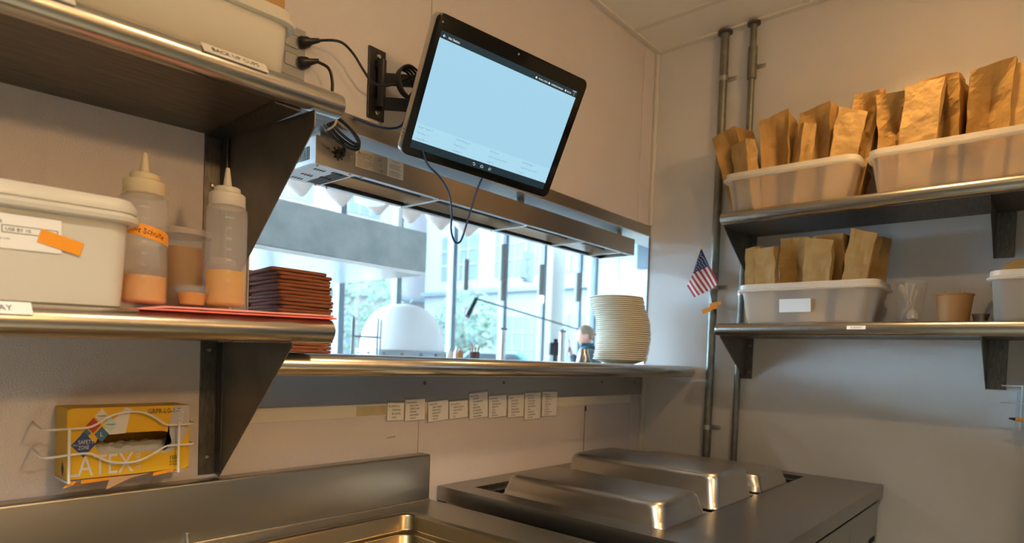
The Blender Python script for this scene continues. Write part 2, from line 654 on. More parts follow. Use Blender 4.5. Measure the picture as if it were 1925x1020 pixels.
cyl(b, (FILL_GLOBE[0], FILL_GLOBE[1], CZ - .03), (FILL_GLOBE[0], FILL_GLOBE[1], CZ - .005), .05, n=20)
obj('stem', b, M_trimw, t, True)
t = thing('shade_obstacle', 'added unseen light-blocking fridge standing past the end of the steam table', 'obstacle', (-.73, -1.87, 0))  # added out of view to keep lamp light off the lower side wall
b = NB()
box(b, -1.11, -.34, -2.30, -1.445, .12, 2.02, .006)
obj('body', b, M_brush, t)
b = NB()
box(b, -1.155, -1.1105, -2.29, -1.455, .20, 1.95, .006)
d = obj('door', b, M_brush, t)
b = NB()
cyl(b, (-1.195, -1.55, .95), (-1.195, -1.55, 1.35), .011, n=12)
for z in (.97, 1.33):
    cyl(b, (-1.195, -1.55, z), (-1.155, -1.55, z), .008, n=10)
obj('handle', b, M_steel, d, True)
for x in (-1.05, -.40):
    for y in (-2.24, -1.51):
        b = NB()
        cyl(b, (x, y, 0), (x, y, .12), .022, n=12)
        obj('leg', b, M_dark, t, True)
for i, (lx, ly) in enumerate(((-2.5, 2.6), (1.2, 5.2), (4.6, 3.0), (-5.5, 4.0))):
    t = thing('dining_fill_lamp', 'round white fill lamp added to the dining room ceiling, %s' % ('over the bar end', 'by the windows', 'over the tables', 'in the far left part')[i], 'ceiling light', (lx, ly, 4.0))
    b = NB()
    lathe(b, [(.13, -.06), (.15, -.058), (.15, -.0005), (.12, -.0005), (.125, -.058), (.13, -.06)], (lx, ly, 3.999), 32)
    obj('housing', b, M_trimw, t, True)

# ------------------------------------------------------------------ pass ledge
t = thing('pass_shelf', 'long rolled-edge stainless pass ledge under the serving opening', 'shelf', (-.9, -.1, 1.30))
b = NB()
box(b, OXL + .001, -.008, -.232, .42, 1.293, 1.2985)
obj('shelf_top', b, M_brush, t)
b = NB()
prof = [(-.232 + .0235 * math.cos(R(a)), 1.2755 + .0235 * math.sin(R(a))) for a in range(90, 271, 12)]
prof += [(-.205, 1.252), (-.205, 1.2545), (-.232, 1.2545)]
prof += [(-.232 + .021 * math.cos(R(a)), 1.2755 + .021 * math.sin(R(a))) for a in range(270, 89, -12)]
full = [(-.232 + .0235 * math.cos(R(a)), 1.2755 + .0235 * math.sin(R(a))) for a in range(90, 271, 10)] + [(-.20, 1.252), (-.20, 1.299)]
t2 = bmesh.new()
xs = [-1.895, -1.892, -1.886, -.022, -.010, -.004]
sc = [.7, .9, 1, 1, .9, .62]
loft(t2, [[(x, -.22 + (y + .22) * s, 1.2755 + (z - 1.2755) * s) for y, z in full] for x, s in zip(xs, sc)])
join(b, t2)
obj('rolled_edge', b, M_steel, t, True)
b = NB()
box(b, -1.895, -.0195, -.0075, -.0007, 1.1665, 1.2525, .001)
obj('apron', b, M_brush, t)
for x in (-1.30, -.95, -.35, -.09):
    b = NB()
    lathe(b, [(0, .004), (.004, .003), (.006, 0)], (0, 0, 0), 12)
    b.transform(Matrix.Translation((x, -.0075, 1.222)) @ Matrix.Rotation(PI / 2, 4, 'X'))
    obj('screw', b, M_dark, t, True)

# ------------------------------------------------------------------ wall shelves
def shelf_along_wall(name, label, xr, zb, slope, xl=-3.3, d=.333, parts=True):
    """shelf on the back wall: right end xr, underside zb at xr, a slight lean"""
    t = thing(name, label, 'shelf', ((xr - .5), -.15, zb))
    def zz(x):
        return zb + slope * (x - xr)
    b = NB()
    t2 = bmesh.new()
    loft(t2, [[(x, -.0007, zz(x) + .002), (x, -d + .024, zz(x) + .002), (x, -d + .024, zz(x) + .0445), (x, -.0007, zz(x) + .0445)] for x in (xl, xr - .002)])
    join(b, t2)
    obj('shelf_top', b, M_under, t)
    b = NB()
    r = .0235
    ring = [(-d + r + r * math.cos(R(a)), r + r * math.sin(R(a))) for a in range(90, 271, 10)] + [(-d + r + .006, 0.0), (-d + r + .006, 2 * r)]
    cy, cz = -d + r, r
    t2 = bmesh.new()
    loft(t2, [[(x, cy + (y - cy) * s, zz(x) + cz + (z - cz) * s) for y, z in ring] for x, s in ((xl, 1), (xr - .012, 1), (xr - .004, .95), (xr, .72))])
    join(b, t2)
    obj('rolled_edge', b, M_steel, t, True)
    return t, zz


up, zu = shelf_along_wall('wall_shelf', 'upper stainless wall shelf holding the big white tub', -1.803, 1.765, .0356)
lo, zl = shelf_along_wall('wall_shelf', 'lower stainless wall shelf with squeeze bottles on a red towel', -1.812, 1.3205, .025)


def screw(b, x, y, z, ax='y', r=.006):
    t2 = bmesh.new()
    lathe(t2, [(0, .0035), (r * .7, .003), (r, 0)], n=12)
    M = {'y': Matrix.Rotation(PI / 2, 4, 'X'), 'x': Matrix.Rotation(-PI / 2, 4, 'Y')}[ax]
    join(b, t2, Matrix.Translation((x, y, z)) @ M)


def bracket_a(par, z0, z1, gpoly, skew, screws):
    b = NB()
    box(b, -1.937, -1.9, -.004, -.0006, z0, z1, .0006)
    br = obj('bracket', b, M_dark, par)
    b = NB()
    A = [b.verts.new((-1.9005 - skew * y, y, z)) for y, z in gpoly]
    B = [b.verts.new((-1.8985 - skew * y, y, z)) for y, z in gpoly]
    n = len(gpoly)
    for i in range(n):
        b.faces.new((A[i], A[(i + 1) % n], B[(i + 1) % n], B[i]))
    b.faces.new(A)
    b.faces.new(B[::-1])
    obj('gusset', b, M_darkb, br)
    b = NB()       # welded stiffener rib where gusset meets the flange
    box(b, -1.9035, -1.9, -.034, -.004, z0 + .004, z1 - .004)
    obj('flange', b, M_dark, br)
    for z in screws:
        b = NB()
        screw(b, -1.919, -.004, z)
        obj('screw', b, M_steel, br, True)
    return br


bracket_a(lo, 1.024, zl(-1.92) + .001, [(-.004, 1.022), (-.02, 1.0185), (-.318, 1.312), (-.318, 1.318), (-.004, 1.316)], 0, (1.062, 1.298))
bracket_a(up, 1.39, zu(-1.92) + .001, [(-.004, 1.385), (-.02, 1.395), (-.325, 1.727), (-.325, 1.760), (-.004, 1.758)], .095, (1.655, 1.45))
# hardened edge of the upper channel under the shelf
b = NB()
box(b, -1.937, -1.885, -.30, -.004, zu(-1.92) - .004, zu(-1.92) + .0015)
obj('bracket_channel', b, M_dark, up)


def nose_label(par, xa, xb, zz, s, h, d=.333, full_text=True, up_=.55, align='C', tx=0):
    """clear label holder with a white strip stuck on the rolled edge"""
    a = R(180 - 40)
    r = .0237
    cy = -d + .0235
    o_ = Vector((0, cy + r * math.cos(a), .0235 + r * math.sin(a)))
    u = Vector((0, math.sin(a), -math.cos(a))).normalized()
    xm = (xa + xb) / 2
    sl = (zz(xb) - zz(xa)) / (xb - xa)
    rt = Vector((1, 0, sl)).normalized()
    u = Vector((0, .62, .78)).normalized()
    u = (u - rt * u.dot(rt)).normalized()
    o_ = o_ + Vector((xm, -.001, zz(xm)))
    b = NB()
    sheet(b, o_, rt, u, -(xb - xa) / 2, (xb - xa) / 2, -.011, .011, .0016)
    l = obj('shelf_label', b, M_paper, par)
    if s:
        b = NB()
        n = rt.cross(u)
        text(b, s, o_ + n * .0018 - u * .0052 + rt * tx, rt, u, h, align=align, sx=.85)
        obj('lettering', b, M_ink, l)


nose_label(up, -2.079, -1.968, zu, 'BACK UP CUPS', .0098)
nose_label(up, -2.42, -2.255, zu, None, 0)
nose_label(lo, -2.44, -2.300, zl, 'TRAY', .0098, align='R', tx=.048)

# ------------------------------------------------------------------ things on the left shelves
def tub(name, label, c, hx, hy, h, taper=.012, m=None, mr=None, rim=.009, group=None, rot=0, corner=.03, wall=.0025, double=False):
    t = thing(name, label, 'tub', c, group, (0, 0, rot))
    b = NB()
    k = corner
    secs = [(hx - taper - .006, hy - taper - .006, k - .008, 0), (hx - taper, hy - taper, k, .006), (hx - .001, hy - .001, k + .006, h - .004),
            (hx - .001, hy - .001, k + .006, h), (hx - wall - .001, hy - wall - .001, k + .004, h), (hx - wall - .001, hy - wall - .001, k + .004, h - .004),
            (hx - taper - wall, hy - taper - wall, k - .002, .006 + wall), (hx - taper - .008, hy - taper - .008, k - .01, wall)]
    rloft(b, secs)
    obj('tub_body', b, m or M_tub, t, True, local=True)
    b = NB()
    zb_ = h - .026
    rloft(b, [(hx, hy, k + .006, zb_), (hx + rim, hy + rim, k + rim, zb_ + .002), (hx + rim + .001, hy + rim + .001, k + rim, zb_ + .007), (hx + .002, hy + .002, k + .006, zb_ + .010)], cap0=False, cap1=False)
    rloft(b, [(hx, hy, k + .006, h - .016), (hx + .003, hy + .003, k + .007, h - .015), (hx + .003, hy + .003, k + .007, h), (hx, hy, k + .006, h + .0015)], cap0=False, cap1=False)
    obj('rim', b, mr or M_tubrim, t, True, local=True)
    return t


# big lidded tub of steam buns on the lower shelf
t = thing('food_tub', 'large white lidded tub with steam buns label and orange tape', 'tub', (-2.362, -.19, zl(-2.362) + .0455), None, (0, -.025, 0))
b = NB()
HX, HY = .203, .112
TK = .013
rloft(b, [(HX - .022, HY - .022, .02, 0), (HX - .013, HY - .013, .026, .006), (HX - .003, HY - .003, .032, .128 + TK), (HX, HY, .034, .131 + TK)])
obj('tub_body', b, M_wtub, t, True, local=True)
b = NB()
rloft(b, [(HX - .001, HY - .001, .034, .122 + TK), (HX + .011, HY + .011, .04, .124 + TK), (HX + .013, HY + .013, .042, .130 + TK), (HX + .006, HY + .006, .038, .137 + TK)], cap0=False, cap1=False)
obj('rim', b, M_wtub, t, True, local=True)
b = NB()
rloft(b, [(HX + .002, HY + .002, .036, .136 + TK), (HX + .009, HY + .009, .04, .138 + TK), (HX + .010, HY + .010, .04, .146 + TK), (HX + .003, HY + .003, .036, .158 + TK), (HX - .006, HY - .006, .03, .160 + TK), (HX - .02, HY - .02, .026, .156 + TK)])
obj('lid', b, M_wtub, t, True, local=True)
ang = math.atan2(.010, .122)
fo = Vector((0, -(HX * 0 + HY - .0025), .128))
fr, fu = Vector((1, 0, 0)), Vector((0, -math.sin(ang), math.cos(ang)))
fn = fr.cross(fu)


def F(x, z):      # point on the tub front at height z
    return Vector((x, -(HY - .013) - (z - .006) * (.010 / .122) - .0006, z))


b = NB()
sheet(b, F(0, 0), fr, fu, -.06, .105, .078, .126, .0006)
l = obj('food_label', b, M_paper, t, local=True)
b = NB()
text(b, 'BBQ steam buns', F(.014 + .022, .0955 + .017) + fn * .0008, fr, fu, .0055, align='R')
for x0, x1 in ((-.06, .010), (.014, .078)):
    for z0, z1 in ((.0825, .0832), (.0922, .0929)):
        sheet(b, F(x0 + .022, z0 + .017) + fn * .0007, fr, fu, 0, x1 - x0, 0, z1 - z0)
    for x in (x0, x1):
        sheet(b, F(x + .022, .0825 + .017) + fn * .0007, fr, fu, -.0004, .0004, 0, .0104)
text(b, '10.21', F(-.002 + .022, .0852 + .017) + fn * .0008, fr, fu, .005, align='R')
text(b, 'USE BY 10.', F(.018 + .022, .0852 + .017) + fn * .0008, fr, fu, .0045)
text(b, 'INGREDIENTS', F(-.018 + .022, .0775 + .017) + fn * .0008, fr, fu, .0022)
text(b, 'wheat flour, water, sugar, yeast,', F(-.018 + .022, .0735 + .017) + fn * .0008, fr, fu, .0022)
text(b, 'salt, baking powder, oil', F(-.018 + .022, .0700 + .017) + fn * .0008, fr, fu, .0022)
text(b, 'buns', F(-.036 + .022, .072 + .017) + fn * .0008, fr, fu, .0045, align='R')
obj('lettering', b, M_ink, l, local=True)
b = NB()
ca, sa = math.cos(R(-15)), math.sin(R(-15))
tr_, tu_ = fr * ca + fu * sa, -fr * sa + fu * ca
sheet(b, F(.104, .094) + fn * .0014, tr_, tu_, -.027, .027, -.010, .010, .0003)
obj('tape', b, M_orange, t, local=True)


M_mark = mix_transparent(mat('moulded_marks', (.86, .84, .80), .3), .45, .3)


def squeeze_bottle(label, c, fill, fillmat, capm, r=.0365, tape=None, marks=True):
    t = thing('squeeze_bottle', label, 'bottle', c, None, (0, 0, 0))
    b = NB()
    lathe(b, [(0, 0), (r - .004, 0), (r - .0008, .0025), (r, .006), (r, .176), (r - .001, .183), (r - .004, .187), (r - .008, .188), (r - .008, .194), (r - .010, .194), (r - .010, .186), (r - .0045, .184), (r - .0018, .176), (r - .0018, .006), (r - .006, .002), (0, .002)], n=40)
    obj('bottle_body', b, M_bottle, t, True, local=True)
    b = NB()
    q = r - .0024
    lathe(b, [(0, .003), (q - .003, .003), (q, .006), (q, fill), (0, fill)], n=40)
    obj('contents', b, fillmat, t, True, local=True)
    b = NB()
    lathe(b, [(r - .0045, .1875), (r - .004, .188), (r - .0045, .210), (r - .008, .2125), (.0235, .2130), (.0228, .2225), (.020, .2240), (.0082, .2245), (.0078, .228), (.0036, .2605), (.0026, .2615), (0, .2615)], n=40)
    cap = obj('cap', b, capm, t, True, local=True, angle=50)
    if marks:
        b = NB()
        a0 = math.atan2(-1.2, -.545) + .12
        for k, s in enumerate(('400ml', '350', '300', '250', '200', '150', '100', '50')):
            z = .160 - k * .0195
            n = Vector((math.cos(a0), math.sin(a0), 0))
            rt = Vector((-math.sin(a0), math.cos(a0), 0))
            text(b, s, n * (r + .0002) + Vector((0, 0, z)), rt, (0, 0, 1), .0042, align='C')
        obj('measure_marks', b, M_mark, t, local=True)
    return t, r


ZA = 1.3745
tA, rA = squeeze_bottle('squeeze bottle with yellowed cap and orange name tape beside the lidded tub', (-2.118, -.20, ZA), .048, M_sauce, M_capy, .0370)
# tape wrapped round the front of the bottle, tilted, with handwriting
b = NB()
a0 = math.atan2(-1.2, -.40)
NS = 24
z_of = lambda a: .122 - (a - a0) * .0075
prev = None
for i in range(NS + 1):
    a = a0 - 1.45 + 2.9 * i / NS
    rad = rA + .0005
    p = Vector((math.cos(a) * rad, math.sin(a) * rad, z_of(a) - .0105))
    cur = (b.verts.new(p), b.verts.new(p + Vector((0, 0, .021))))
    if prev:
        b.faces.new((prev[0], cur[0], cur[1], prev[1]))
    prev = cur
tp = obj('tape', b, M_orange, tA, True, local=True)
b = NB()
t2 = NB()
text(t2, 'Kait Schulte', (0, 0, 0), (1, 0, 0), (0, 0, 1), .0088, align='C', sx=.92)
for v in t2.verts:
    x, z = v.co.x, v.co.z
    a = a0 + .12 + x / rA
    sl_ = z * .25 / rA
    v.co = Vector((math.cos(a + sl_) * (rA + .0009), math.sin(a + sl_) * (rA + .0009), z_of(a) - .0045 + z + .0012 * math.sin(x * 700)))
join(b, t2)
obj('handwriting', b, M_ink, tp, local=True)
tB, rB = squeeze_bottle('clear squeeze bottle half full of amber oil by the bracket', (-1.977, -.205, 1.3825), .066, M_oil, M_cap, .0365)

# red towel folded on the shelf edge
t = thing('towel', 'folded red towel lying along the lower shelf edge', 'towel', (-2.0, -.22, 1.366))
for nm, zo, m, y1 in (('lower_layer', 0, M_cloth, -.3330), ('upper_layer', .0048, M_clothp, -.330)):
    b = NB()
    nx, ny = 40, 12
    top, bot = [], []
    for i in range(nx + 1):
        for j in range(ny + 1):
            x = -2.165 + (.352 if zo == 0 else .347) * i / nx
            y = y1 + .008 * math.sin(i * .5) * (.3 if j == 0 else 0) + (-.17 - y1) * j / ny
            xo = x + (.04 * (j / ny) if i == 0 else 0)
            edge = min(1, j / 1.2)
            fade = min(1, i / 5)
            zsh = zl(x) + .0470 + zo * fade
            puff = (.0035 if x < -1.92 else .0042) * (.55 + .45 * edge)
            wv = .0008 * noise.noise(Vector((x * 30, y * 30, zo * 100)))
            bot.append(b.verts.new((xo, y, zsh)))
            top.append(b.verts.new((xo, y, zsh + puff * fade + .0006 + wv)))
    W_ = ny + 1
    for i in range(nx):
        for j in range(ny):
            a, c_, d_, e_ = i * W_ + j, (i + 1) * W_ + j, (i + 1) * W_ + j + 1, i * W_ + j + 1
            b.faces.new((top[a], top[c_], top[d_], top[e_]))
            b.faces.new((bot[e_], bot[d_], bot[c_], bot[a]))
    for i in range(nx):
        for j in (0, ny):
            a, c_ = i * W_ + j, (i + 1) * W_ + j
            b.faces.new((bot[a], bot[c_], top[c_], top[a]))
    for j in range(ny):
        for i in (0, nx):
            a, c_ = i * W_ + j, i * W_ + j + 1
            b.faces.new((bot[a], bot[c_], top[c_], top[a]))
    obj(nm, b, m, t, True)


def deli(label, c, r0, r1, h, fill, m, lidm, name='deli_cup'):
    t = thing(name, label, 'cup', c)
    b = NB()
    lathe(b, [(0, 0), (r0, 0), (r0 + .001, .003), (r1, h - .014), (r1 + .0012, h - .013), (r1 + .0012, h), (r1 - .0003, h), (r1 - .0012, h - .014), (r0 - .0003, .003), (0, .0015)], n=36)
    obj('cup_body', b, M_clear, t, True, local=True)
    if fill:
        b = NB()
        rf = r0 + (r1 - r0) * fill / h - .0018
        lathe(b, [(0, .002), (r0 - .0015, .003), (rf, fill), (0, fill)], n=36)
        obj('contents', b, m, t, True, local=True)
    b = NB()
    lathe(b, [(r1 + .0014, h - .009), (r1 + .004, h - .009), (r1 + .0045, h + .001), (r1 + .002, h + .003), (r1 - .003, h + .0025), (r1 - .005, h - .001), (0, h - .001)], n=36)
    obj('lid', b, lidm, t, True, local=True)
    return t


deli('tall deli cup of amber broth behind the red towel', (-2.022, -.125, 1.3735), .036, .0455, .150, .118, M_broth, M_mlid)
deli('second deli cup of amber broth half hidden by the oil bottle', (-1.945, -.062, 1.3735), .036, .0455, .112, .092, M_broth, M_mlid)
deli('small lidded portion cup at the foot of the tall deli cup', (-2.034, -.196, 1.3785), .0215, .0285, .034, .024, M_sauce, M_clear, 'portion_cup')

# ---- big tub and kraft bag on the upper shelf
t = tub('storage_tub', 'big white storage tub holding a kraft bag on the upper wall shelf', (-2.16, -.185, zu(-2.1) + .0485), .258, .128, .112, m=M_wtub, mr=M_wtub)
t.rotation_euler = (0, -.0356, 0)


# ---- paper bags
def bag(name, label, c, w_, d_, h, rot=(0, 0, 0), m=None, seed=0, pinch=.6, lean=(0, 0), group=None, flare=1.0):
    """upright kraft bag stored mouth down: flat folded end on top, V-shaped gussets in its narrow sides"""
    rnd = random.Random(seed)
    nl, ns = 20, 6
    vd = rnd.uniform(.26, .38)              # how far down the V folds reach
    tilt = rnd.uniform(-.16, .16), rnd.uniform(-.22, .10)
    band = rnd.uniform(.60, .70)            # level of the fold line across the gusset
    rings = []
    for k in range(nl + 1):
        f = k / nl
        g2 = 1 + (flare - 1) * f
        hw, hd = w_ / 2 * g2, d_ / 2 * (1 + .8 * (flare - 1) * f)
        pin = pinch * hw * .55 * min(1, (1 - f) / vd) * (.75 + .25 * f)
        if f < band:
            pin *= .86                       # step at the fold line
        pts = []
        for i in range(ns):
            s = i / ns
            pts.append((-hw + 2 * hw * s, -hd))
        for i in range(ns):
            s = i / ns
            g = 1 - abs(2 * s - 1)
            pts.append((hw - pin * g, -hd + 2 * hd * s))
        for i in range(ns):
            s = i / ns
            pts.append((hw - 2 * hw * s, hd))
        for i in range(ns):
            s = i / ns
            g = 1 - abs(2 * s - 1)
            pts.append((-hw + pin * g, hd - 2 * hd * s))
        ring = []
        for i, (x, y) in enumerate(pts):
            q = Vector((x * 30 + seed * 9.1, y * 30, f * 7))
            amp = .006 * min(1, f * 1.6)
            zz_ = f * h + f * f * (x * tilt[0] + y * tilt[1])
            ring.append((x + amp * noise.noise(q) + lean[0] * f * f * h, y + amp * noise.noise(q + Vector((7, 3, 1))) + lean[1] * f * f * h, zz_ + .003 * f * noise.noise(q + Vector((1, 9, 4)))))
        rings.append(ring)
    b = NB()
    loft(b, rings, False, False)
    b.verts.ensure_lookup_table()
    top = b.verts[-4 * ns:]
    cen = b.verts.new(sum((v.co for v in top), Vector()) / len(top) + Vector((0, 0, .002)))
    for i in range(len(top)):
        b.faces.new((top[i], top[(i + 1) % len(top)], cen))
    o_ = obj(name, b, m or M_kraft, None, False, local=True, loc=c)
    o_.rotation_euler = rot
    sol = o_.modifiers.new('paper', 'SOLIDIFY')
    sol.thickness = .0007
    tag(o_, label, 'bag', group)
    return o_


bag('paper_bag', 'kraft paper bag standing in the big white tub on the upper wall shelf', (-1.962, -.235, zu(-1.95) + .0545), .095, .06, .27, (0, 0, .1), M_kraftl, 3, lean=(.14, 0))

# ---- glove box and its wire holder
t = thing('glove_box', 'yellow latex glove carton in a white wire wall holder', 'glove box', (-2.09, -.04, 1.055), None)
GX0, GX1, GY, GZ0, GZ1 = -2.197, -1.988, -.079, 1.056, 1.185
b = NB()
# front panel with a long rounded tear-out opening
ox, oz, ow, oh = -2.087, 1.1160, .066, .0195
outer = []
inner = []
N = 96
for i in range(N):
    a = 2 * PI * i / N
    ca, sa = math.cos(a), math.sin(a)
    fl_ = ow - oh
    q = oh / max(abs(sa), 1e-6)
    if abs(q * ca) > fl_:
        q = fl_ * abs(ca) + math.sqrt(max(0, oh * oh - (fl_ * sa) ** 2))
    inner.append((ox + q * ca, oz + q * sa))
    s = 1 / max(abs(ca) / ((GX1 - GX0) / 2), abs(sa) / ((GZ1 - GZ0) / 2))
    outer.append(((GX0 + GX1) / 2 + ca * s, (GZ0 + GZ1) / 2 + sa * s))
for yy in (GY, GY + .0008):
    vo = [b.verts.new((x, yy, z)) for x, z in outer]
    vi = [b.verts.new((x, yy, z)) for x, z in inner]
    for i in range(N):
        b.faces.new((vo[i], vo[(i + 1) % N], vi[(i + 1) % N], vi[i]))
obj('front_panel', b, M_yellow, t)
b = NB()
box(b, GX0, GX0 + .0008, GY + .0009, -.004, GZ0, GZ1)
box(b, GX1 - .0008, GX1, GY + .0009, -.004, GZ0, GZ1)
box(b, GX0 + .0009, GX1 - .0009, GY + .0009, -.004, GZ1 - .0008, GZ1)
box(b, GX0 + .0009, GX1 - .0009, -.0048, -.004, GZ0, GZ1 - .0009)
box(b, GX0 + .0009, GX1 - .0009, GY + .0009, -.0049, GZ0, GZ0 + .0008)
obj('carton_sides', b, M_yellowd, t)
b = NB()   # crumpled gloves inside
nx, ny = 36, 10
g = [[b.verts.new((GX0 + .004 + (GX1 - GX0 - .008) * i / nx, GY + .006 + (.045) * j / ny, 1.062 + (.047 if j else .040) + .005 * noise.noise(Vector((i * .5, j * .5, 2))) + (.004 if j > 3 else 0))) for j in range(ny + 1)] for i in range(nx + 1)]
bb = [b.verts.new((GX0 + .004 + (GX1 - GX0 - .008) * i / nx, GY + .004 + .002 * noise.noise(Vector((i * .8, 5, 2))), 1.058)) for i in range(nx + 1)]
for i in range(nx):
    for j in range(ny):
        b.faces.new((g[i][j], g[i + 1][j], g[i + 1][j + 1], g[i][j + 1]))
    b.faces.new((bb[i], bb[i + 1], g[i + 1][0], g[i][0]))
obj('gloves', b, M_glove, t, True)
PO = Vector((0, GY - .0002, 0))
X_, Z_ = Vector((1, 0, 0)), Vector((0, 0, 1))


def G(x, z, k=0):
    return Vector((x, GY - .0002 - .00025 * k, z))


def diamond(b, x, z, s, sz=None, k=1):
    sz = sz or s
    quad(b, G(x - s, z, k), G(x, z - sz, k), G(x + s, z, k), G(x, z + sz, k))


b = NB()      # large grey curved print field at the right end
pts = [(-2.018, 1.1845), (-1.9885, 1.1845), (-1.9885, 1.150), (-1.993, 1.128), (-2.003, 1.110), (-2.02, 1.094), (-2.034, 1.0905), (-2.048, 1.0935), (-2.036, 1.0955), (-2.024, 1.104), (-2.0215, 1.1145), (-2.024, 1.126), (-2.030, 1.133), (-2.026, 1.150)]
vv = [b.verts.new(G(x, z, .5)) for x, z in pts]
f = b.faces.new(vv)
bmesh.ops.triangulate(b, faces=[f])
obj('grey_print', b, M_cartgrey, t)
b = NB()
quad(b, G(-2.148, 1.134, .3), G(-2.119, 1.134, .3), G(-2.092, 1.180, .3), G(-2.104, 1.184, .3))
quad(b, G(-2.119, 1.134, .4), G(-2.104, 1.135, .4), G(-2.100, 1.153, .4), G(-2.096, 1.178, .4))
obj('light_print', b, M_cartlight, t)
b = NB()
diamond(b, -2.1715, 1.118, .0195, .0235)
obj('navy_print', b, M_navy, t)
b = NB()
diamond(b, -2.1432, 1.1355, .0118, .0145)
diamond(b, -2.1675, 1.1385, .008, .008, .6)
obj('blue_print', b, M_blue, t)
b = NB()
diamond(b, -2.1565, 1.1525, .0118, .0145)
obj('red_print', b, M_red, t)
b = NB()
diamond(b, -2.1432, 1.1690, .0118, .0145)
text(b, 'L', G(-2.1432, 1.1315, 2), X_, Z_, .0075, align='C')
text(b, 'SAFETY', G(-2.1800, 1.1195, 2), X_, Z_, .0072, width=.0245)
text(b, 'ZONE', G(-2.1800, 1.1095, 2), X_, Z_, .0072, width=.0170)
text(b, 'the', G(-2.1880, 1.1165, 2), X_, Z_, .0036)
text(b, 'LATEX', G(-2.1985 + .0025, 1.0605, 2), X_, Z_, .0375, width=.1065)
text(b, 'GLOVES', G(-2.0775, 1.0625, 2), Z_, -X_, .0080, width=.0330)
text(b, 'LARGE', G(-1.9995, 1.141, 2), Z_, -X_, .0095, width=.0385)
obj('white_print', b, M_cartlight, t)
b = NB()
diamond(b, -2.1295, 1.1525, .0118, .0145)
obj('teal_print', b, M_teal, t)
b = NB()
text(b, 'GRPR-LG-1-T', G(-2.0655, 1.1705, 2), X_, Z_, .0092, width=.060)
text(b, '100', G(-2.0235, 1.0765, 2), X_, Z_, .0085, width=.0125)
text(b, 'GLOVES', G(-2.0248, 1.0708, 2), X_, Z_, .0036, width=.0148)
text(b, 'by Weight', G(-2.0248, 1.0655, 2), X_, Z_, .0032, width=.0148)
text(b, 'STANDARD', G(-2.1505, 1.1680, 3), X_, Z_, .0028, width=.0145)
text(b, 'POWDERED', G(-2.1362, 1.1515, 3), X_, Z_, .0026, width=.0135)
quad(b, (GX0 - .0004, -.054, 1.088), (GX0 - .0004, -.062, 1.073), (GX0 - .0004, -.054, 1.058), (GX0 - .0004, -.046, 1.073))
obj('dark_print', b, M_ink, t)
b = NB()     # torn bottom flaps
quad(b, (-2.197, GY, 1.0555), (-2.197, GY + .03, 1.050), (-2.12, GY + .02, 1.049), (-2.10, GY - .001, 1.0555))
quad(b, (-2.10, GY - .001, 1.0555), (-2.12, GY + .02, 1.047), (-2.02, GY + .02, 1.047), (-2.018, GY - .001, 1.0575))
quad(b, (-2.1300, GY - .004, 1.0540), (-2.139, GY - .014, 1.0335), (-2.095, GY - .008, 1.0500), (-2.058, GY - .004, 1.0545))
fl = obj('torn_flap', b, M_carttan, t)
b = NB()
quad(b, (-2.2025, GY + .02, 1.064), (-2.196, GY - .002, 1.060), (-2.175, GY - .004, 1.044), (-2.182, GY + .02, 1.042))
obj('orange_tape', b, M_orange, fl)
b = NB()
quad(b, (-2.192, GY - .005, 1.054), (-2.205, GY - .005, 1.0425), (-2.188, GY - .005, 1.047), (-2.182, GY - .005, 1.053))
obj('orange_tape', b, M_orange, fl)
b = NB()
quad(b, (-2.176, GY - .006, 1.0550), (-2.176, GY - .004, 1.047), (-2.130, GY - .004, 1.0495), (-2.110, GY - .005, 1.0545))
obj('orange_tape', b, M_orange, fl)
b = NB()
quad(b, (-2.055, GY - .004, 1.0545), (-2.056, GY - .004, 1.0480), (-2.018, GY - .004, 1.0530), (-2.018, GY - .004, 1.0585))
obj('orange_tape', b, M_orange, fl)

t = thing('glove_box_holder', 'white wire rack screwed to the wall around the glove carton', 'rack', (-2.11, -.06, 1.10))
wy = -.0895
wr = .0021
b = NB()
tube(b, [(-2.232, -.003, 1.1555), (-2.236, -.05, 1.154), (-2.232, wy, 1.1500), (-2.20, wy, 1.1495), (-2.172, wy, 1.1500), (-2.158, wy, 1.1535), (-2.135, wy, 1.1680), (-2.109, wy, 1.1760), (-2.082, wy, 1.1755), (-2.058, wy, 1.1650), (-2.038, wy, 1.1500), (-2.026, wy, 1.1475), (-2.005, wy, 1.1475), (-1.984, wy + .002, 1.1480), (-1.979, -.05, 1.150), (-1.979, -.003, 1.151)], wr)
tube(b, [(-2.232, -.003, 1.1080), (-2.236, -.05, 1.107), (-2.232, wy, 1.1010), (-2.20, wy, 1.1025), (-2.172, wy, 1.1035), (-2.158, wy, 1.1000), (-2.135, wy, 1.0860), (-2.109, wy, 1.0800), (-2.082, wy, 1.0820), (-2.058, wy, 1.0930), (-2.038, wy, 1.1045), (-2.026, wy, 1.1065), (-2.005, wy, 1.1065), (-1.984, wy + .002, 1.1065), (-1.979, -.05, 1.108), (-1.979, -.003, 1.109)], wr)
obj('hoop_wire', b, M_wire, t, True)
for x in (-2.197, -2.013):
    b = NB()
    tube(b, [(x, wy - .004, 1.151), (x, wy - .004, 1.10), (x, wy - .004, 1.058), (x + .001, wy - .002, 1.0525), (x + .001, wy + .02, 1.0515), (x + .001, -.003, 1.0515)], wr + .0003, k=4)
    obj('upright_wire', b, M_wire, t, True)

# ------------------------------------------------------------------ strip food warmer under the head of the opening
WX0, WX1, WY0, WY1, WZ0, WZ1 = -1.6565, -.087, .022, .212, 1.7765, 1.8465


def wx(x):      # along the warmer from its left end
    return WX0 + (x + 1.628) * .9735


def wz(z):
    return WZ0 + (z - 1.7955) * .985


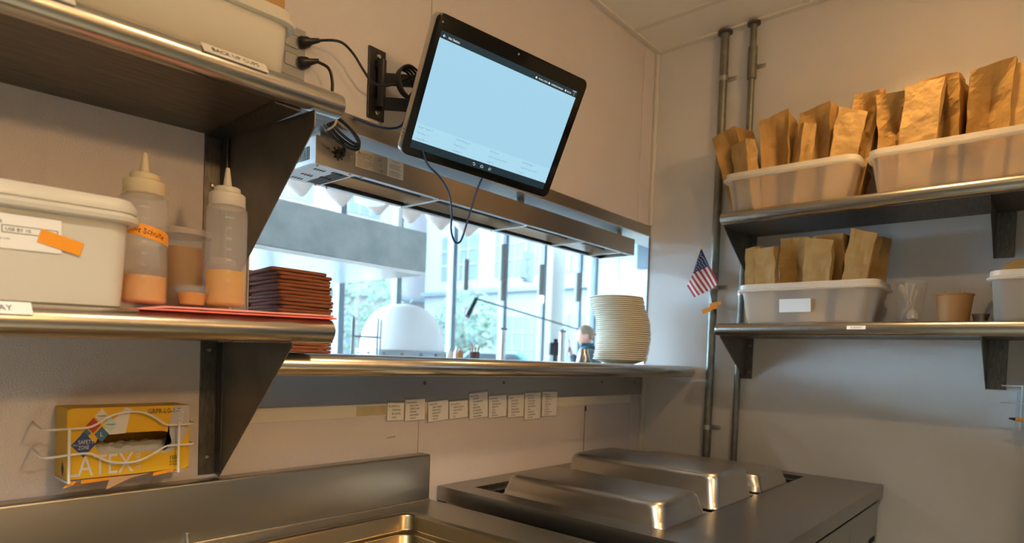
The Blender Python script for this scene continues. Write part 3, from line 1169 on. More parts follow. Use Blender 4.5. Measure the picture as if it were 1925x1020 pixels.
t = thing('strip_warmer', 'long stainless strip food warmer hanging under the head of the opening', 'food warmer', (-.82, .17, 1.83))
b = NB()
box(b, WX0, WX1, WY0, WY0 + .0015, WZ0, WZ1)
box(b, WX0, WX1, WY0 + .0015, WY0 + .018, WZ0, WZ0 + .0015)
obj('front_panel', b, M_brush, t)
b = NB()
box(b, WX0, WX1, WY1 - .0015, WY1, WZ0, WZ1)
box(b, WX0, WX1, WY1 - .018, WY1 - .0015, WZ0, WZ0 + .0015)
obj('back_panel', b, M_brush, t)
b = NB()
box(b, WX0 + .001, WX1 - .001, WY0 + .0016, WY1 - .0016, WZ1 - .0015, WZ1)
obj('top_panel', b, M_brush, t)
b = NB()
box(b, WX1 - .0015, WX1, WY0 + .0016, WY1 - .0016, WZ0, WZ1 - .0016)
obj('end_panel', b, M_brush, t)
CX = WX0 + .125
b = NB()
box(b, WX0, WX0 + .0015, WY0 + .0016, WY1 - .0016, WZ0 + .0016, WZ1 - .0016)
box(b, WX0, CX, WY0 + .0016, WY1 - .0016, WZ0 - .0010, WZ0)
box(b, CX, CX + .0015, WY0 + .0018, WY1 - .0018, WZ0, WZ1 - .0016)
cb = obj('control_box', b, M_vent, t)
b = NB()
for i in range(13):       # louvre slots in the end
    y = WY0 + .03 + i * .0075
    box(b, WX0 - .0006, WX0 - .0001, y, y + .0035, WZ0 + .014, WZ0 + .047)
for gx, gy in ((-1.632, .060), (-1.586, .050), (-1.628, .128), (-1.582, .112), (-1.628, .178)):
    for k in range(4):
        box(b, gx + k * .0085, gx + k * .0085 + .004, gy, gy + .014, WZ0 - .0016, WZ0 - .0011)
for k in range(11):
    box(b, -1.578 + k * .0038, -1.5765 + k * .0038, .050, .195, WZ0 - .0016, WZ0 - .0011)
obj('vent_slots', b, M_void, cb)
b = NB()
n = 14
sec = [(WY0 + .020 + (WY1 - WY0 - .040) * i / n, WZ0 + .012 + .050 * math.sin(PI * i / n) ** .6) for i in range(n + 1)]
sec2 = [(y, z + .0015) for y, z in sec[::-1]]
prism(b, sec + sec2, 'x', CX + .003, WX1 - .03)
obj('reflector', b, M_heat, t, True)
for x in (-1.235, -.812, -.46, -.185):
    b = NB()
    box(b, x - .006, x + .006, WY0 + .003, WY1 - .003, WZ0 - .0025, WZ0 - .0003)
    box(b, x - .001, x + .001, WY0 + .019, WY1 - .019, WZ0 - .0003, WZ0 + .05)
    obj('guard_brace', b, M_heat, t)
b = NB()
cyl(b, (CX + .004, .117, WZ0 + .022), (WX1 - .035, .117, WZ0 + .022), .0045, n=10)
obj('heating_rod', b, M_dark, t, True)
for x in (WX0 + .012, WX0 + .108, WX0 + .145, -1.239, -.816, -.185, -.13, -.11):
    for y in (WY0 + .010, WY1 - .010):
        b = NB()
        lathe(b, [(0, -.0045), (.003, -.004), (.0038, -.0008), (.0038, -.0002)], (x, y, WZ0 - .0002), 10)
        obj('screw', b, M_steel, t, True)
for x, z in ((WX0 + .036, WZ0 + .045), (WX0 + .106, WZ0 + .042)):
    b = NB()
    screw(b, x, WY0 - .0001, z, r=.0045)
    obj('screw', b, M_steel, t, True)
for x in (WX0 + .03, -.85, WX1 - .10):
    b = NB()
    box(b, x, x + .04, WY0 + .03, WY1 - .03, WZ1 + .0002, OZ1 - .0033)
    obj('hanging_bracket', b, M_brush, t)
FY = WY0 - .0006
b = NB()
cyl(b, (wx(-1.562), WY0, wz(1.8355)), (wx(-1.562), WY0 - .016, wz(1.8355)), .0125, .0115, n=14)
for k in range(8):
    a = k * PI / 4
    box(b, wx(-1.562) + .0155 * math.cos(a) - .002, wx(-1.562) + .0155 * math.cos(a) + .002, WY0 - .002, WY0, wz(1.8355) + .0155 * math.sin(a) - .002, wz(1.8355) + .0155 * math.sin(a) + .002)
obj('cord_grip', b, M_black, t)
b = NB()
sheet(b, (wx(-1.508), FY, wz(1.8165)), X_, Z_, 0, .104, 0, .050, .0005)
pl = obj('rating_plate', b, M_nameplate, t)
b = NB()
PY = FY - .0006
text(b, 'A', (wx(-1.502), PY, wz(1.8495)), X_, Z_, .0125, sx=.8)
text(b, 'VANTCO', (wx(-1.4935), PY, wz(1.8500)), X_, Z_, .0085, width=.036)
tube(b, [(wx(-1.503), PY - .0002, wz(1.8475)), (wx(-1.485), PY - .0002, wz(1.8468)), (wx(-1.468), PY - .0002, wz(1.8468)), (wx(-1.457), PY - .0002, wz(1.844))], .0006, n=4)
for k, s in enumerate(('ITEM: 177HL60', 'MODEL: HL-60 120V 60HZ', 'ELECTRIC 120 VOLT HEATER', 'HZ 60 PH 1 WATTS 1400', 'SERIAL NO 2018 03')):
    text(b, s, (wx(-1.502), PY, wz(1.8405) - k * .0050), X_, Z_, .0029, sx=.92)
text(b, 'MADE IN', (wx(-1.4365), PY, wz(1.8560)), X_, Z_, .0034, sx=.9)
text(b, 'CHINA', (wx(-1.4345), PY, wz(1.8500)), X_, Z_, .0034, sx=.9)
text(b, 'UL', (wx(-1.4275), PY, wz(1.8370)), X_, Z_, .0056, sx=.8)
text(b, 'CE', (wx(-1.4275), PY, wz(1.8205)), X_, Z_, .0064, sx=1.0)
obj('lettering', b, M_ink, pl)
b = NB()
sheet(b, (wx(-1.4025), FY, wz(1.8165)), X_, Z_, 0, .058, 0, .050, .0005)
pl = obj('caution_plate', b, M_paper, t)
b = NB()
text(b, 'CAUTION', (wx(-1.3735), PY, wz(1.8590)), X_, Z_, .0040, align='C')
for k in range(9):
    if k == 4:
        continue
    box(b, wx(-1.394), wx(-1.352) - (k % 3) * .003, PY - .0003, PY, wz(1.8520) - k * .0038, wz(1.8528) - k * .0038)
obj('lettering', b, M_ink, pl)

# ------------------------------------------------------------------ order tablet on its wall arm
tc_ = Vector((-1.280, -.2513, 1.9502))
tr, tu, tn = Vector((.9712, -.2301, -.0620)), Vector((-.0471, -.4406, .8965)), Vector((-.2336, -.8677, -.4388))
TM = Matrix((( tr.x, tu.x, tn.x, tc_.x), (tr.y, tu.y, tn.y, tc_.y), (tr.z, tu.z, tn.z, tc_.z), (0, 0, 0, 1)))
t = thing('order_tablet', 'large black order tablet with a lit pale blue screen', 'tablet', tuple(tc_))
TW, TH = .240, .1678
b = NB()
rloft(b, [(TW - .004, TH - .004, .016, -.034), (TW, TH, .018, -.030), (TW, TH, .018, -.006), (TW - .001, TH - .001, .018, -.0045)], M=TM)
obj('back_shell', b, M_silver, t, True)
b = NB()
rloft(b, [(TW - .0015, TH - .0015, .018, -.0044), (TW - .001, TH - .001, .018, -.001), (TW - .003, TH - .003, .016, 0)], M=TM)
fg = obj('front_glass', b, M_glossblack, t, True)


def T(x, y, k=1):
    return tc_ + tr * x + tu * y + tn * (.0002 * k)


SX0, SX1, SY0, SY1 = -.2195, .2150, -.1275, .1150
b = NB()
quad(b, T(SX0, SY0), T(SX1, SY0), T(SX1, SY1), T(SX0, SY1))
sc_ = obj('screen', b, M_screen, t)
b = NB()
quad(b, T(SX0, SY1), T(SX1, SY1), T(SX1, SY1 + .0165), T(SX0, SY1 + .0165))
quad(b, T(SX0, SY0 - .019), T(SX1, SY0 - .019), T(SX1, SY0), T(SX0, SY0))
obj('app_bar', b, M_bar, sc_)
b = NB()
quad(b, T(SX0, SY0, 2), T(SX1, SY0, 2), T(SX1, SY0 + .0135, 2), T(SX0, SY0 + .0135, 2))
quad(b, T(SX0, SY0 + .0143, 2), T(SX1, SY0 + .0143, 2), T(SX1, SY0 + .0275, 2), T(SX0, SY0 + .0275, 2))
quad(b, T(SX0, SY0 + .0283, 2), T(SX1, SY0 + .0283, 2), T(SX1, SY0 + .0415, 2), T(SX0, SY0 + .0415, 2))
obj('order_table', b, M_screenlow, sc_)
b = NB()
rows = [('Burger Patties  0', 'Tofu Slices  0', 'Crystal Bun  0'), ('Chicken Patties  0', 'French Fries  0', 'Chowder  0'), ('Fish Filets  0', 'Small Hot Lobster Roll  0', 'Other  0'), ('Scrambled Eggs  0', 'Large Hot Lobster Roll  0', 'Fries  0')]
for i, col in enumerate(rows):
    for j, s in enumerate(col):
        text(b, s, T(SX0 + .008 + i * .109, SY0 + .0325 - j * .0141, 3), tr, tu, .0052, sx=.8)
obj('order_text', b, M_uigrey, sc_)
b = NB()
text(b, 'Hot Station', T(SX0 + .022, SY1 + .0040, 3), tr, tu, .0055, sx=.85)
text(b, 'FULFILL ITEMS', T(SX0 + .300, SY1 + .0045, 3), tr, tu, .0036, width=.030)
text(b, 'COMPLETED FULFILLED', T(SX0 + .343, SY1 + .0045, 3), tr, tu, .0036, width=.042)
text(b, 'RECALL', T(SX0 + .400, SY1 + .0045, 3), tr, tu, .0036, width=.015)
for dx, dy in ((0, 0), (0, .003), (0, .006)):
    quad(b, T(SX1 - .010, SY1 + .0035 + dy, 3), T(SX1 - .0088, SY1 + .0035 + dy, 3), T(SX1 - .0088, SY1 + .0047 + dy, 3), T(SX1 - .010, SY1 + .0047 + dy, 3))
for x in (.292, .336, .394):
    q = T(SX0 + x, SY1 + .0065, 3)
    bm2 = [q + tr * (.0026 * math.cos(a)) + tu * (.0026 * math.sin(a)) for a in [i * PI / 4 for i in range(8)]]
    b.faces.new([b.verts.new(p) for p in bm2])
text(b, '3:04 PM', T(SX1 - .017, SY1 + .0122, 3), tr, tu, .0030, width=.012)
ax, ay = SX0 + .009, SY1 + .0068
tube(b, [T(ax + .005, ay, 4), T(ax - .002, ay, 4)], .0005, n=4, smooth=False)
tube(b, [T(ax + .0015, ay + .003, 4), T(ax - .002, ay, 4), T(ax + .0015, ay - .003, 4)], .0005, n=4, smooth=False)
for k in range(3):      # back, home, recents
    x, y = -.030 + k * .026, SY0 - .0100
    if k == 0:
        P = [(-.004, .001), (0, .0035), (0, .0015), (.003, .0015), (.004, -.001), (.003, -.003), (-.001, -.003)]
    elif k == 1:
        P = [(-.004, .0005), (0, .0035), (.004, .0005), (.004, -.003), (-.004, -.003), (-.004, .0005)]
    else:
        P = [(-.003, -.003), (.003, -.003), (.003, .002), (-.003, .002), (-.003, -.003)]
    tube(b, [T(x + p, y + q, 4) for p, q in P], .00045, n=4, smooth=False)
obj('icons', b, M_uitext, sc_)
b = NB()
cyl(b, T(0, .1545, 0), T(0, .1545, 2), .0026, n=12)
cyl(b, T(-.222, .1485, 0), T(-.222, .1485, 2), .0022, n=12)
obj('camera_dot', b, M_silver, t)
b = NB()
for k in range(3):
    q = tc_ + tr * (-TW - .0004) + tu * (-.128 + k * .009) + tn * -.016
    box(b, -.0006, .0006, -.003, .003, -.002, .002, M=Matrix.Translation(q) @ TM.to_3x3().to_4x4() @ Matrix.Rotation(PI / 2, 4, 'Z') @ Matrix.Rotation(PI / 2, 4, 'X'))
obj('side_button', b, M_black, t)

t = thing('monitor_arm', 'black swivel wall mount behind the order tablet', 'wall mount', (-1.497, -.01, 2.02))
b = NB()
box(b, -1.525, -1.471, -.0065, -.0006, 1.926, 2.112, .002)
pl = obj('wall_plate', b, M_black, t)
for z in (2.092, 1.946):
    b = NB()
    screw(b, -1.494, -.0066, z, r=.007)
    obj('screw', b, M_steel, pl, True)
b = NB()
cyl(b, (-1.494, -.022, 1.955), (-1.494, -.022, 2.078), .0115, n=16)
box(b, -1.507, -1.481, -.022, -.0067, 1.955, 1.975)
box(b, -1.507, -1.481, -.022, -.0067, 2.058, 2.078)
obj('hinge', b, M_black, t, True)
back = tc_ - tn * .036
for z0, z1 in ((2.015, 2.045), (1.950, 1.982)):
    b = NB()
    p = Vector((-1.492, -.024, 0))
    q = Vector((back.x - .02, back.y + .007, 0))
    d = (q - p).normalized()
    s = Vector((-d.y, d.x, 0)) * .004
    for a_, c_ in (((p, q)),):
        pass
    P = [p + s, p - s, q - s, q + s]
    A = [b.verts.new((v.x, v.y, z0)) for v in P]
    B = [b.verts.new((v.x, v.y, z1)) for v in P]
    for i in range(4):
        b.faces.new((A[i], A[(i + 1) % 4], B[(i + 1) % 4], B[i]))
    b.faces.new(A[::-1])
    b.faces.new(B)
    obj('arm', b, M_black, t)
b = NB()
rloft(b, [(.055, .055, .004, -.042), (.055, .055, .004, -.0345)], M=TM)
obj('head_plate', b, M_black, t)

# ------------------------------------------------------------------ outlet, plugs, cords
t = thing('wall_outlet', 'grey double outlet plate by the end of the upper wall shelf', 'outlet', (-1.745, 0, 2.01))
b = NB()
box(b, -1.782, -1.708, -.0065, -.0006, 1.952, 2.07, .002)
obj('cover_plate', b, mat('grey_outlet_plate', (.36, .36, .35), .4), t)
for z in (1.990, 2.034):
    b = NB()
    box(b, -1.762, -1.728, -.0085, -.0066, z - .015, z + .015, .003)
    obj('socket', b, mat('grey_socket', (.40, .40, .39), .4), t)


def plug(b, z):
    c0 = Vector((-1.724, -.009, z))
    d = Vector((.55, -.45, .18)).normalized()
    u, v = frame(c0, d)
    rings = []
    for s, h in ((0, .0145), (.006, .0155), (.020, .0125), (.026, .008), (.040, .006), (.046, .005)):
        rings.append([c0 + d * s + (u * math.cos(a) * h * 1.15 + v * math.sin(a) * h * .9) for a in [2 * PI * i / 12 for i in range(12)]])
    loft(b, rings)
    return c0 + d * .044


def cable(name, label, pts, r, m, cat='cable', n=8, plug_z=None, k=8):
    b = NB()
    if plug_z is not None:
        t = thing(name, label, cat, (-1.724, -.009, plug_z))
        p0 = plug(b, plug_z)
        obj('plug', b, M_black, t, True, angle=60)
        b = NB()
        tube(b, [p0 - Vector((.004, -.003, .001))] + pts, r, n=n, k=k)
        obj('lead', b, m, t, True)
        return t
    tube(b, pts, r, n=n, k=k)
    o_ = obj(name, b, m, None, True)
    return tag(o_, label, cat)


cable('power_cord', 'black power cord looping from the upper outlet socket to the order tablet', [(-1.665, -.055, 2.052), (-1.640, -.062, 2.052), (-1.610, -.062, 2.038), (-1.582, -.062, 2.012), (-1.556, -.062, 1.992), (-1.525, -.066, 1.990), (-1.490, -.080, 2.005), (-1.450, -.11, 2.032), (-1.42, -.14, 2.045)], .0032, M_rub, plug_z=2.036)
loops = []
c0 = Vector((-1.616, -.032, 1.8560))
la, sa_ = Vector((.055, 0, -.026)), Vector((.012, 0, .022))
for k in range(3):
    for i in range(8):
        a = PI + i * PI / 4
        loops.append(c0 + la * (math.cos(a) * (1 - .10 * k)) + sa_ * (math.sin(a) * (1.1 - .22 * k)) + Vector((0, -.009 * (k - 1) + .003 * math.sin(a), 0)))
cable('warmer_cord', 'coiled black power cord of the strip warmer tied beside the shelf end', [(-1.672, -.050, 1.985), (-1.662, -.052, 1.958), (-1.661, -.05, 1.925), (-1.666, -.045, 1.90)] + loops + [(-1.655, -.028, 1.868), (-1.628, -.022, 1.846), (-1.608, -.018, 1.836), (-1.596, -.012, 1.818), (-1.592, -.004, 1.814), (-1.592, .010, 1.816)], .0038, M_rub, plug_z=1.988)
b = NB()
tube(b, [(-1.6510, -.060, 1.878), (-1.640, -.060, 1.890), (-1.634, -.03, 1.889), (-1.640, -.012, 1.876), (-1.652, -.014, 1.852), (-1.657, -.04, 1.848), (-1.655, -.060, 1.856)], .0030, n=6, closed=True)
tag(obj('cable_tie', b, M_ztie, None, True), 'beige tie looped round the coiled cord near the shelf end', 'tie')
pts = []
for k in range(4):
    for i in range(6):
        a = i * PI / 3 + .2 * k
        pts.append((-1.482 + (.030 + .004 * k) * math.cos(a) + .003 * k, -.105 - .006 * k + .006 * math.sin(a), 2.000 + (.036 + .003 * k) * math.sin(a)))
cable('tablet_cable_bundle', 'tangled black cable bundle tied between wall mount and order tablet', [(-1.43, -.14, 2.035)] + pts + [(-1.46, -.13, 2.03), (-1.43, -.14, 2.05)], .0032, M_rub)
cable('network_cable', 'dark blue network cable running across the wall mount foot', [(-1.572, -.012, 1.905), (-1.555, -.02, 1.902), (-1.520, -.03, 1.898), (-1.480, -.045, 1.900), (-1.452, -.058, 1.914), (-1.446, -.07, 1.945), (-1.455, -.085, 1.975), (-1.45, -.11, 2.0)], .0031, M_bluecable)
cable('tablet_lead', 'dark blue lead hanging in a loop below the order tablet', [(-1.452, -.145, 1.830), (-1.445, -.16, 1.795), (-1.402, -.16, 1.772), (-1.368, -.16, 1.738), (-1.356, -.16, 1.690), (-1.356, -.16, 1.646), (-1.346, -.16, 1.620), (-1.332, -.16, 1.612), (-1.314, -.16, 1.628), (-1.284, -.16, 1.710), (-1.262, -.16, 1.770), (-1.246, -.165, 1.810), (-1.238, -.175, 1.835)], .0028, M_bluecable)

# ------------------------------------------------------------------ laminated recipe cards on the apron
cards = [(-1.404, .058, 1.167, 1.118, -1.5, 'BB LOBSTER ROLL|STEAM BUN|BB LOBSTER|CHIVE', 'bb lobster roll'),
         (-1.333, .073, 1.175, 1.115, 1.0, 'CLAM CHOWDER|FRIED SALT PORK|STEAMED CLAMS|CHOWDER|NORI POWDER|CHIVE OIL', 'clam chowder'),
         (-1.243, .080, 1.168, 1.109, 3.5, 'LOBSTER STEW|CONFIT MUSHROOM|SWEET POTATO|BB LOBSTER MEAT|STEW BASE|CHIVE OIL', 'lobster stew'),
         (-1.158, .078, 1.166, 1.113, 3.0, 'COLD LOBSTER ROLL|GRIDDLED STEAM BUN|COLD LOBSTER MIX|LEMON|DILL', 'cold lobster roll'),
         (-1.069, .084, 1.190, 1.109, 4.0, 'FRIED OYSTER BUN|STEAM BUN|HOUSE TARTAR SAUCE|TOMATO|FRIED OYSTER|PICKLED RAMEN|PICKLED RED ONION|PICKLED JALAPENO', 'fried oyster bun'),
         (-.978, .086, 1.179, 1.108, 2.0, 'FISH SANDWICH|BRIOCHE BUN|HOUSE TARTAR SAUCE|FRIED FISH FILET|SLAW|LEMON|BEET PICKLE', 'fish sandwich'),
         (-.884, .082, 1.179, 1.104, 1.5, 'BURGER|BRIOCHE BUN|BURGER SAUCE|PATTY 5 OZ|AMERICAN CHEESE|PICKLED RED ONION|LETTUCE', 'burger'),
         (-.793, .088, 1.185, 1.092, 1.0, 'CHICKEN SANDWICH|BRIOCHE BUN|SPICED CHICKEN|SPICED BREADING|FRIED CHICKEN FILET|SLAW|WHITE SAUCE|PICKLED RED ONION|BEET PICKLE', 'chicken sandwich'),
         (-.695, .088, 1.187, 1.099, -.5, 'TOFU SANDWICH|BRIOCHE BUN|BATTERED TOFU|TOMATO|BURGER SAUCE|LETTUCE|VEG SAUCE|PICKLED RED ONION|BEET PICKLE', 'tofu sandwich')]
for cx, cw, z1, z0, rot, s, nm in cards:
    h = z1 - z0
    t = thing('recipe_card', 'small white laminated recipe card headed ' + nm + ' under the pass ledge', 'card', (cx, -.0085, (z0 + z1) / 2), 'laminated recipe cards under the pass ledge')
    ca, sa = math.cos(R(rot)), math.sin(R(rot))
    r_, u_ = Vector((ca, -.0 , sa)), Vector((-sa, 0, ca))
    o_ = Vector((cx, -.0088, (z0 + z1) / 2))
    b = NB()
    sheet(b, o_, r_, u_, -cw / 2, cw / 2, -h / 2, h / 2, .0004)
    obj('card', b, M_paper, t)
    b = NB()
    sheet(b, o_ + Vector((0, .0002, 0)), r_, u_, -cw / 2 - .004, cw / 2 + .004, -h / 2 - .003, h / 2 + .007, .0001)
    obj('laminate_film', b, M_lam, t)
    b = NB()
    L = s.split('|')
    lh = min(.0105, (h - .006) / len(L))
    for k, ln in enumerate(L):
        text(b, ln, o_ + r_ * (-cw / 2 + (.004 if k == 0 else .016)) + u_ * (h / 2 - .004 - lh * (k + .75)) + Vector((0, -.0006, 0)), r_, u_, lh * .52, sx=.70 if len(ln) < 15 else .60)
    obj('lettering', b, M_ink, t)
b = NB()
for k in range(5):
    sheet(b, (-1.426 + k * .0065, -.0004, 1.0665 + k * .0005), X_, Z_, 0, .004 + (k % 2) * .002, 0, .0045, .0002)
M_greenink = mat('faded_green_ink', (.25, .36, .27), .7)
tag(obj('pen_mark', b, M_greenink), 'faint green pen mark on the wall below the recipe cards', 'mark')
b = NB()
cyl(b, (-.456, -.006, 1.108), (-.457, -.006, 1.128), .0042, .003, n=10)
tag(obj('blue_clip', b, M_bluecable, None, True), 'small dark blue tip at the top of the wall seam past the last card', 'clip')

# ------------------------------------------------------------------ napkins and plates on the ledge
ORD = ['bottom', 'second', 'third', 'fourth', 'fifth', 'sixth', 'seventh', 'eighth', 'ninth', 'tenth', 'eleventh', 'twelfth', 'thirteenth', 'fourteenth', 'fifteenth', 'sixteenth', 'seventeenth', 'eighteenth', 'nineteenth', 'twentieth', 'twenty-first', 'twenty-second', 'twenty-third', 'twenty-fourth', 'twenty-fifth', 'twenty-sixth', 'twenty-seventh', 'twenty-eighth', 'twenty-ninth', 'thirtieth', 'thirty-first', 'thirty-second', 'thirty-third', 'thirty-fourth']
NW, ND, NT = .146, .19, .0086


def napkin_mesh(seed):
    b = NB()
    nx, ny, npf = 10, 12, 6
    rnd = random.Random(seed)
    # cross-section across x: rounded soft edges all round
    rings = []
    rows_ = []
    lev = [(-1, .0), (-.92, .45), (-.6, .82), (0, 1), (.6, .82), (.92, .45), (1, 0)]
    t2 = NB()
    secs = []
    for s, f in ((-.98, .72), (-.86, .9), (-.5, .985), (0, 1), (.5, .985), (.86, .9), (.98, .72)):
        k = (1 - f) * .012
        secs.append((NW / 2 - k, ND / 2 - k, .008, s * NT / 2))
    rloft(t2, secs, n=3)
    bmesh.ops.subdivide_edges(t2, edges=[e for e in t2.edges if e.calc_length() > .05], cuts=7, use_grid_fill=True)
    for v in t2.verts:
        q = Vector((v.co.x * 22 + seed * 3, v.co.y * 22, seed))
        v.co.z += .0014 * noise.noise(q)
        v.co.x += .0022 * noise.noise(q + Vector((5, 1, 2)))
        v.co.y += .0022 * noise.noise(q + Vector((2, 8, 2)))
    return t2


def stack_napkins(x, y, rot, count, where, group, seed, zstart=1.2988):
    rnd = random.Random(seed)
    protos = []
    for i in range(count):
        z = zstart + NT * .5 + .0006 + i * .00905
        k = i % 4
        if i < 4:
            o_ = obj('napkin', napkin_mesh(seed + k), M_rust, None, True, local=True, loc=(0, 0, 0), angle=180)
            protos.append(o_)
        else:
            o_ = protos[k].copy()
            COL.objects.link(o_)
        dx = .004 * math.sin(i * .55) + rnd.uniform(-.004, .004)
        o_.location = (x + dx, y + rnd.uniform(-.004, .004), z)
        o_.rotation_euler = (0, 0, rot + R(rnd.uniform(-3, 3)))
        if i == count - 1:
            o_.rotation_euler = (0, R(1.2), rot + R(-6))
            o_.location.x -= .008
        pos = 'topmost' if i == count - 1 else ORD[i] + (' from the bottom' if i else ' one')
        tag(o_, 'folded rust napkin, %s in the %s' % (pos, where), 'napkin', group)


stack_napkins(-1.655, .135, R(-3), 23, 'front stack by the jamb', 'rust napkins in the front stack', 11)
stack_napkins(-1.660, .338, R(4), 24, 'rear stack on the ledge', 'rust napkins in the rear stack', 31)
# one napkin tucked at an angle on the front stack's top
prof = [(0, 0), (.062, 0), (.068, .0010), (.080, .0045), (.100, .0115), (.1105, .0148), (.1165, .0158), (.1190, .0178), (.1190, .0196), (.1170, .0212), (.1135, .0206), (.100, .0172), (.080, .0106), (.068, .0078), (.062, .0074), (0, .0074)]
prof = [(r * .935, z) for r, z in prof]
pb = NB()
lathe(pb, prof, n=56)
NP = 32
rnd = random.Random(5)
o0 = None
for i in range(NP):
    if o0 is None:
        o_ = o0 = obj('dinner_plate', pb, M_china, None, True, local=True, loc=(0, 0, 0), angle=50)
    else:
        o_ = o0.copy()
        COL.objects.link(o_)
    f = i / (NP - 1)
    off = .012 * math.sin(PI * min(1, f * 1.25)) - .024 * max(0, f - .60) / .40
    d_ = Vector((.545, -.838, 0))       # across the line of sight
    base = Vector((-.2755, -.0415, 1.2992 + i * .0081))
    o_.location = base + d_ * (off + rnd.uniform(-.0014, .0014)) + Vector((.838, .545, 0)) * rnd.uniform(-.0012, .0012)
    o_.rotation_euler = (0, 0, rnd.uniform(0, 6))
    pos = 'topmost' if i == NP - 1 else ORD[i] + (' from the bottom' if i else ' one')
    tag(o_, 'cream china plate, %s of the plate stack' % pos, 'plate', 'cream plates stacked on the pass ledge')
b = NB()
lathe(b, [(0, 0), (.029, 0), (.030, .002), (.0185, .052), (.0178, .054), (.0165, .054), (.0165, .050), (0, .050)], (-.435, .03, 1.2988), 28)
tag(obj('steel_cone', b, M_steel, None, True), 'small tapered steel cup standing beside the plate stack', 'cup')

# ------------------------------------------------------------------ prep counter with a recessed well
KZ = .884
KX0, KX1 = -3.3, -1.298
t = thing('prep_counter', 'stainless prep counter with tall backsplash and recessed well', 'counter', (-2.2, -.4, 0))
WXA, WXB, WYA, WYB, WR = -2.30, -1.446, -.72, -.131, .035      # the well opening
b = NB()
N4 = 6


def ringpts(x0, x1, y0, y1, r):
    hw, hd = (x1 - x0) / 2, (y1 - y0) / 2
    return [((x0 + x1) / 2 + x, (y0 + y1) / 2 + y) for x, y in rr(hw, hd, r, N4)]


inn = ringpts(WXA, WXB, WYA, WYB, WR)
out = ringpts(KX0, KX1 + .004, -.80, -.0455, .001)
vi = [b.verts.new((x, y, KZ)) for x, y in inn]
vo = [b.verts.new((x, y, KZ)) for x, y in out]
n = len(vi)
for i in range(n):
    b.faces.new((vo[i], vo[(i + 1) % n], vi[(i + 1) % n], vi[i]))
vo2 = [b.verts.new((x, y, KZ - .045)) for x, y in out]
for i in range(n):
    b.faces.new((vo[i], vo2[i], vo2[(i + 1) % n], vo[(i + 1) % n]))
obj('counter_top', b, M_splash, t)
b = NB()
g = []
for d, z in ((0, .0003), (-.010, .0008), (-.014, .004), (-.009, .0065), (-.001, .0055), (.004, .002)):
    g.append([(x, y, KZ + z) for x, y in ringpts(WXA + d, WXB - d, WYA + d, WYB - d, WR - d)])
loft(b, g, False, False)
obj('rim', b, M_steel, t, True)
b = NB()
g = []
for d, z in ((0, .002), (.003, -.004), (.005, -.036), (.007, -.040), (.020, -.042), (.023, -.046), (.028, -.15), (.045, -.165)):
    g.append([(x, y, KZ + z) for x, y in ringpts(WXA + d, WXB - d, WYA + d, WYB - d, WR + (.0 if d < .01 else .008))])
loft(b, g, False, True)
obj('well', b, M_basin, t, True, angle=60)
b = NB()
t2 = NB()
box(t2, KX0, KX1, -.0455, -.0008, KZ - .045, 1.0174)
es = [e for e in t2.edges if (abs(e.verts[0].co.z - 1.0174) < 1e-5 and abs(e.verts[1].co.z - 1.0174) < 1e-5) or (abs(e.verts[0].co.x - KX1) < 1e-5 and abs(e.verts[1].co.x - KX1) < 1e-5 and abs(e.verts[0].co.y - e.verts[1].co.y) < 1e-5)]
bmesh.ops.bevel(t2, geom=es, offset=.006, segments=3, profile=.5, affect='EDGES')
join(b, t2)
obj('backsplash', b, M_splash, t, True)
b = NB()      # low lip along the foot of the backsplash
box(b, -1.975, KX1 - .006, -.052, -.0457, KZ + .0003, KZ + .0065, .0015)
box(b, -1.979, -1.974, -.055, -.0457, KZ + .0003, .914, .001)
obj('cove_lip', b, M_steel, t)
b = NB()
box(b, KX0, KX1 - .01, -.77, -.06, .10, KZ - .19)
box(b, KX0, WXA - .06, -.77, -.06, KZ - .19, KZ - .046)
box(b, KX1 - .03, KX1 - .01, -.77, -.06, KZ - .19, KZ - .046)
box(b, KX0, KX1 - .01, -.79, -.77, .10, KZ - .046)
obj('cabinet', b, M_brush, t)
for x in (KX0 + .06, KX1 - .06):
    for y in (-.73, -.10):
        b = NB()
        cyl(b, (x, y, 0), (x, y, .10), .02, n=12)
        obj('leg', b, M_dark, t, True)

# ------------------------------------------------------------------ steam table with three pan covers
TZ = .910
t = thing('steam_table', 'stainless steam table with three upturned pans over its opening', 'steam table', (-.62, -.5, 0))
TX0, TX1, TY0, TY1 = -1.2315, -.004, -.967, -.006
HX0, HX1, HY0, HY1 = -1.160, -.075, -.7235, -.093
b = NB()
SL = .043
for x0, x1, y0, y1 in ((TX0, HX0, TY0, TY1), (HX1, TX1, TY0, TY1), (HX0, HX1, TY0, HY0), (HX0, HX1, HY1, TY1)):
    box(b, x0, x1, y0, y1, TZ - SL, TZ)
bmesh.ops.remove_doubles(b, verts=b.verts, dist=1e-5)
obj('table_top', b, M_table, t)
b = NB()
loft(b, [[(x, y, TZ + z) for x, y in ((HX0 + d, HY0 + d), (HX1 - d, HY0 + d), (HX1 - d, HY1 - d), (HX0 + d, HY1 - d))] for d, z in ((0, -.0005), (.001, -.012), (.022, -.013), (.024, -.016), (.024, -.20))], False, True)
obj('steam_well', b, M_dark, t)
b = NB()
for x in (-.875, -.525):
    box(b, x - .014, x + .014, HY0 + .002, HY1 - .002, TZ - .0125, TZ - .0085)
box(b, HX0 + .002, HX1 - .002, -.205, -.175, TZ - .0128, TZ - .0090)
obj('adapter_bar', b, M_pan, t)
b = NB()
box(b, TX0 + .018, TX1 - .010, TY0 + .022, TY1 - .02, .12, TZ - .21)
box(b, TX0 + .018, TX1 - .010, TY0 + .022, TY0 + .045, TZ - .22, TZ - SL - .012)
box(b, TX0 + .018, TX0 + .03, TY0 + .045, TY1 - .02, TZ - .22, TZ - SL - .001)
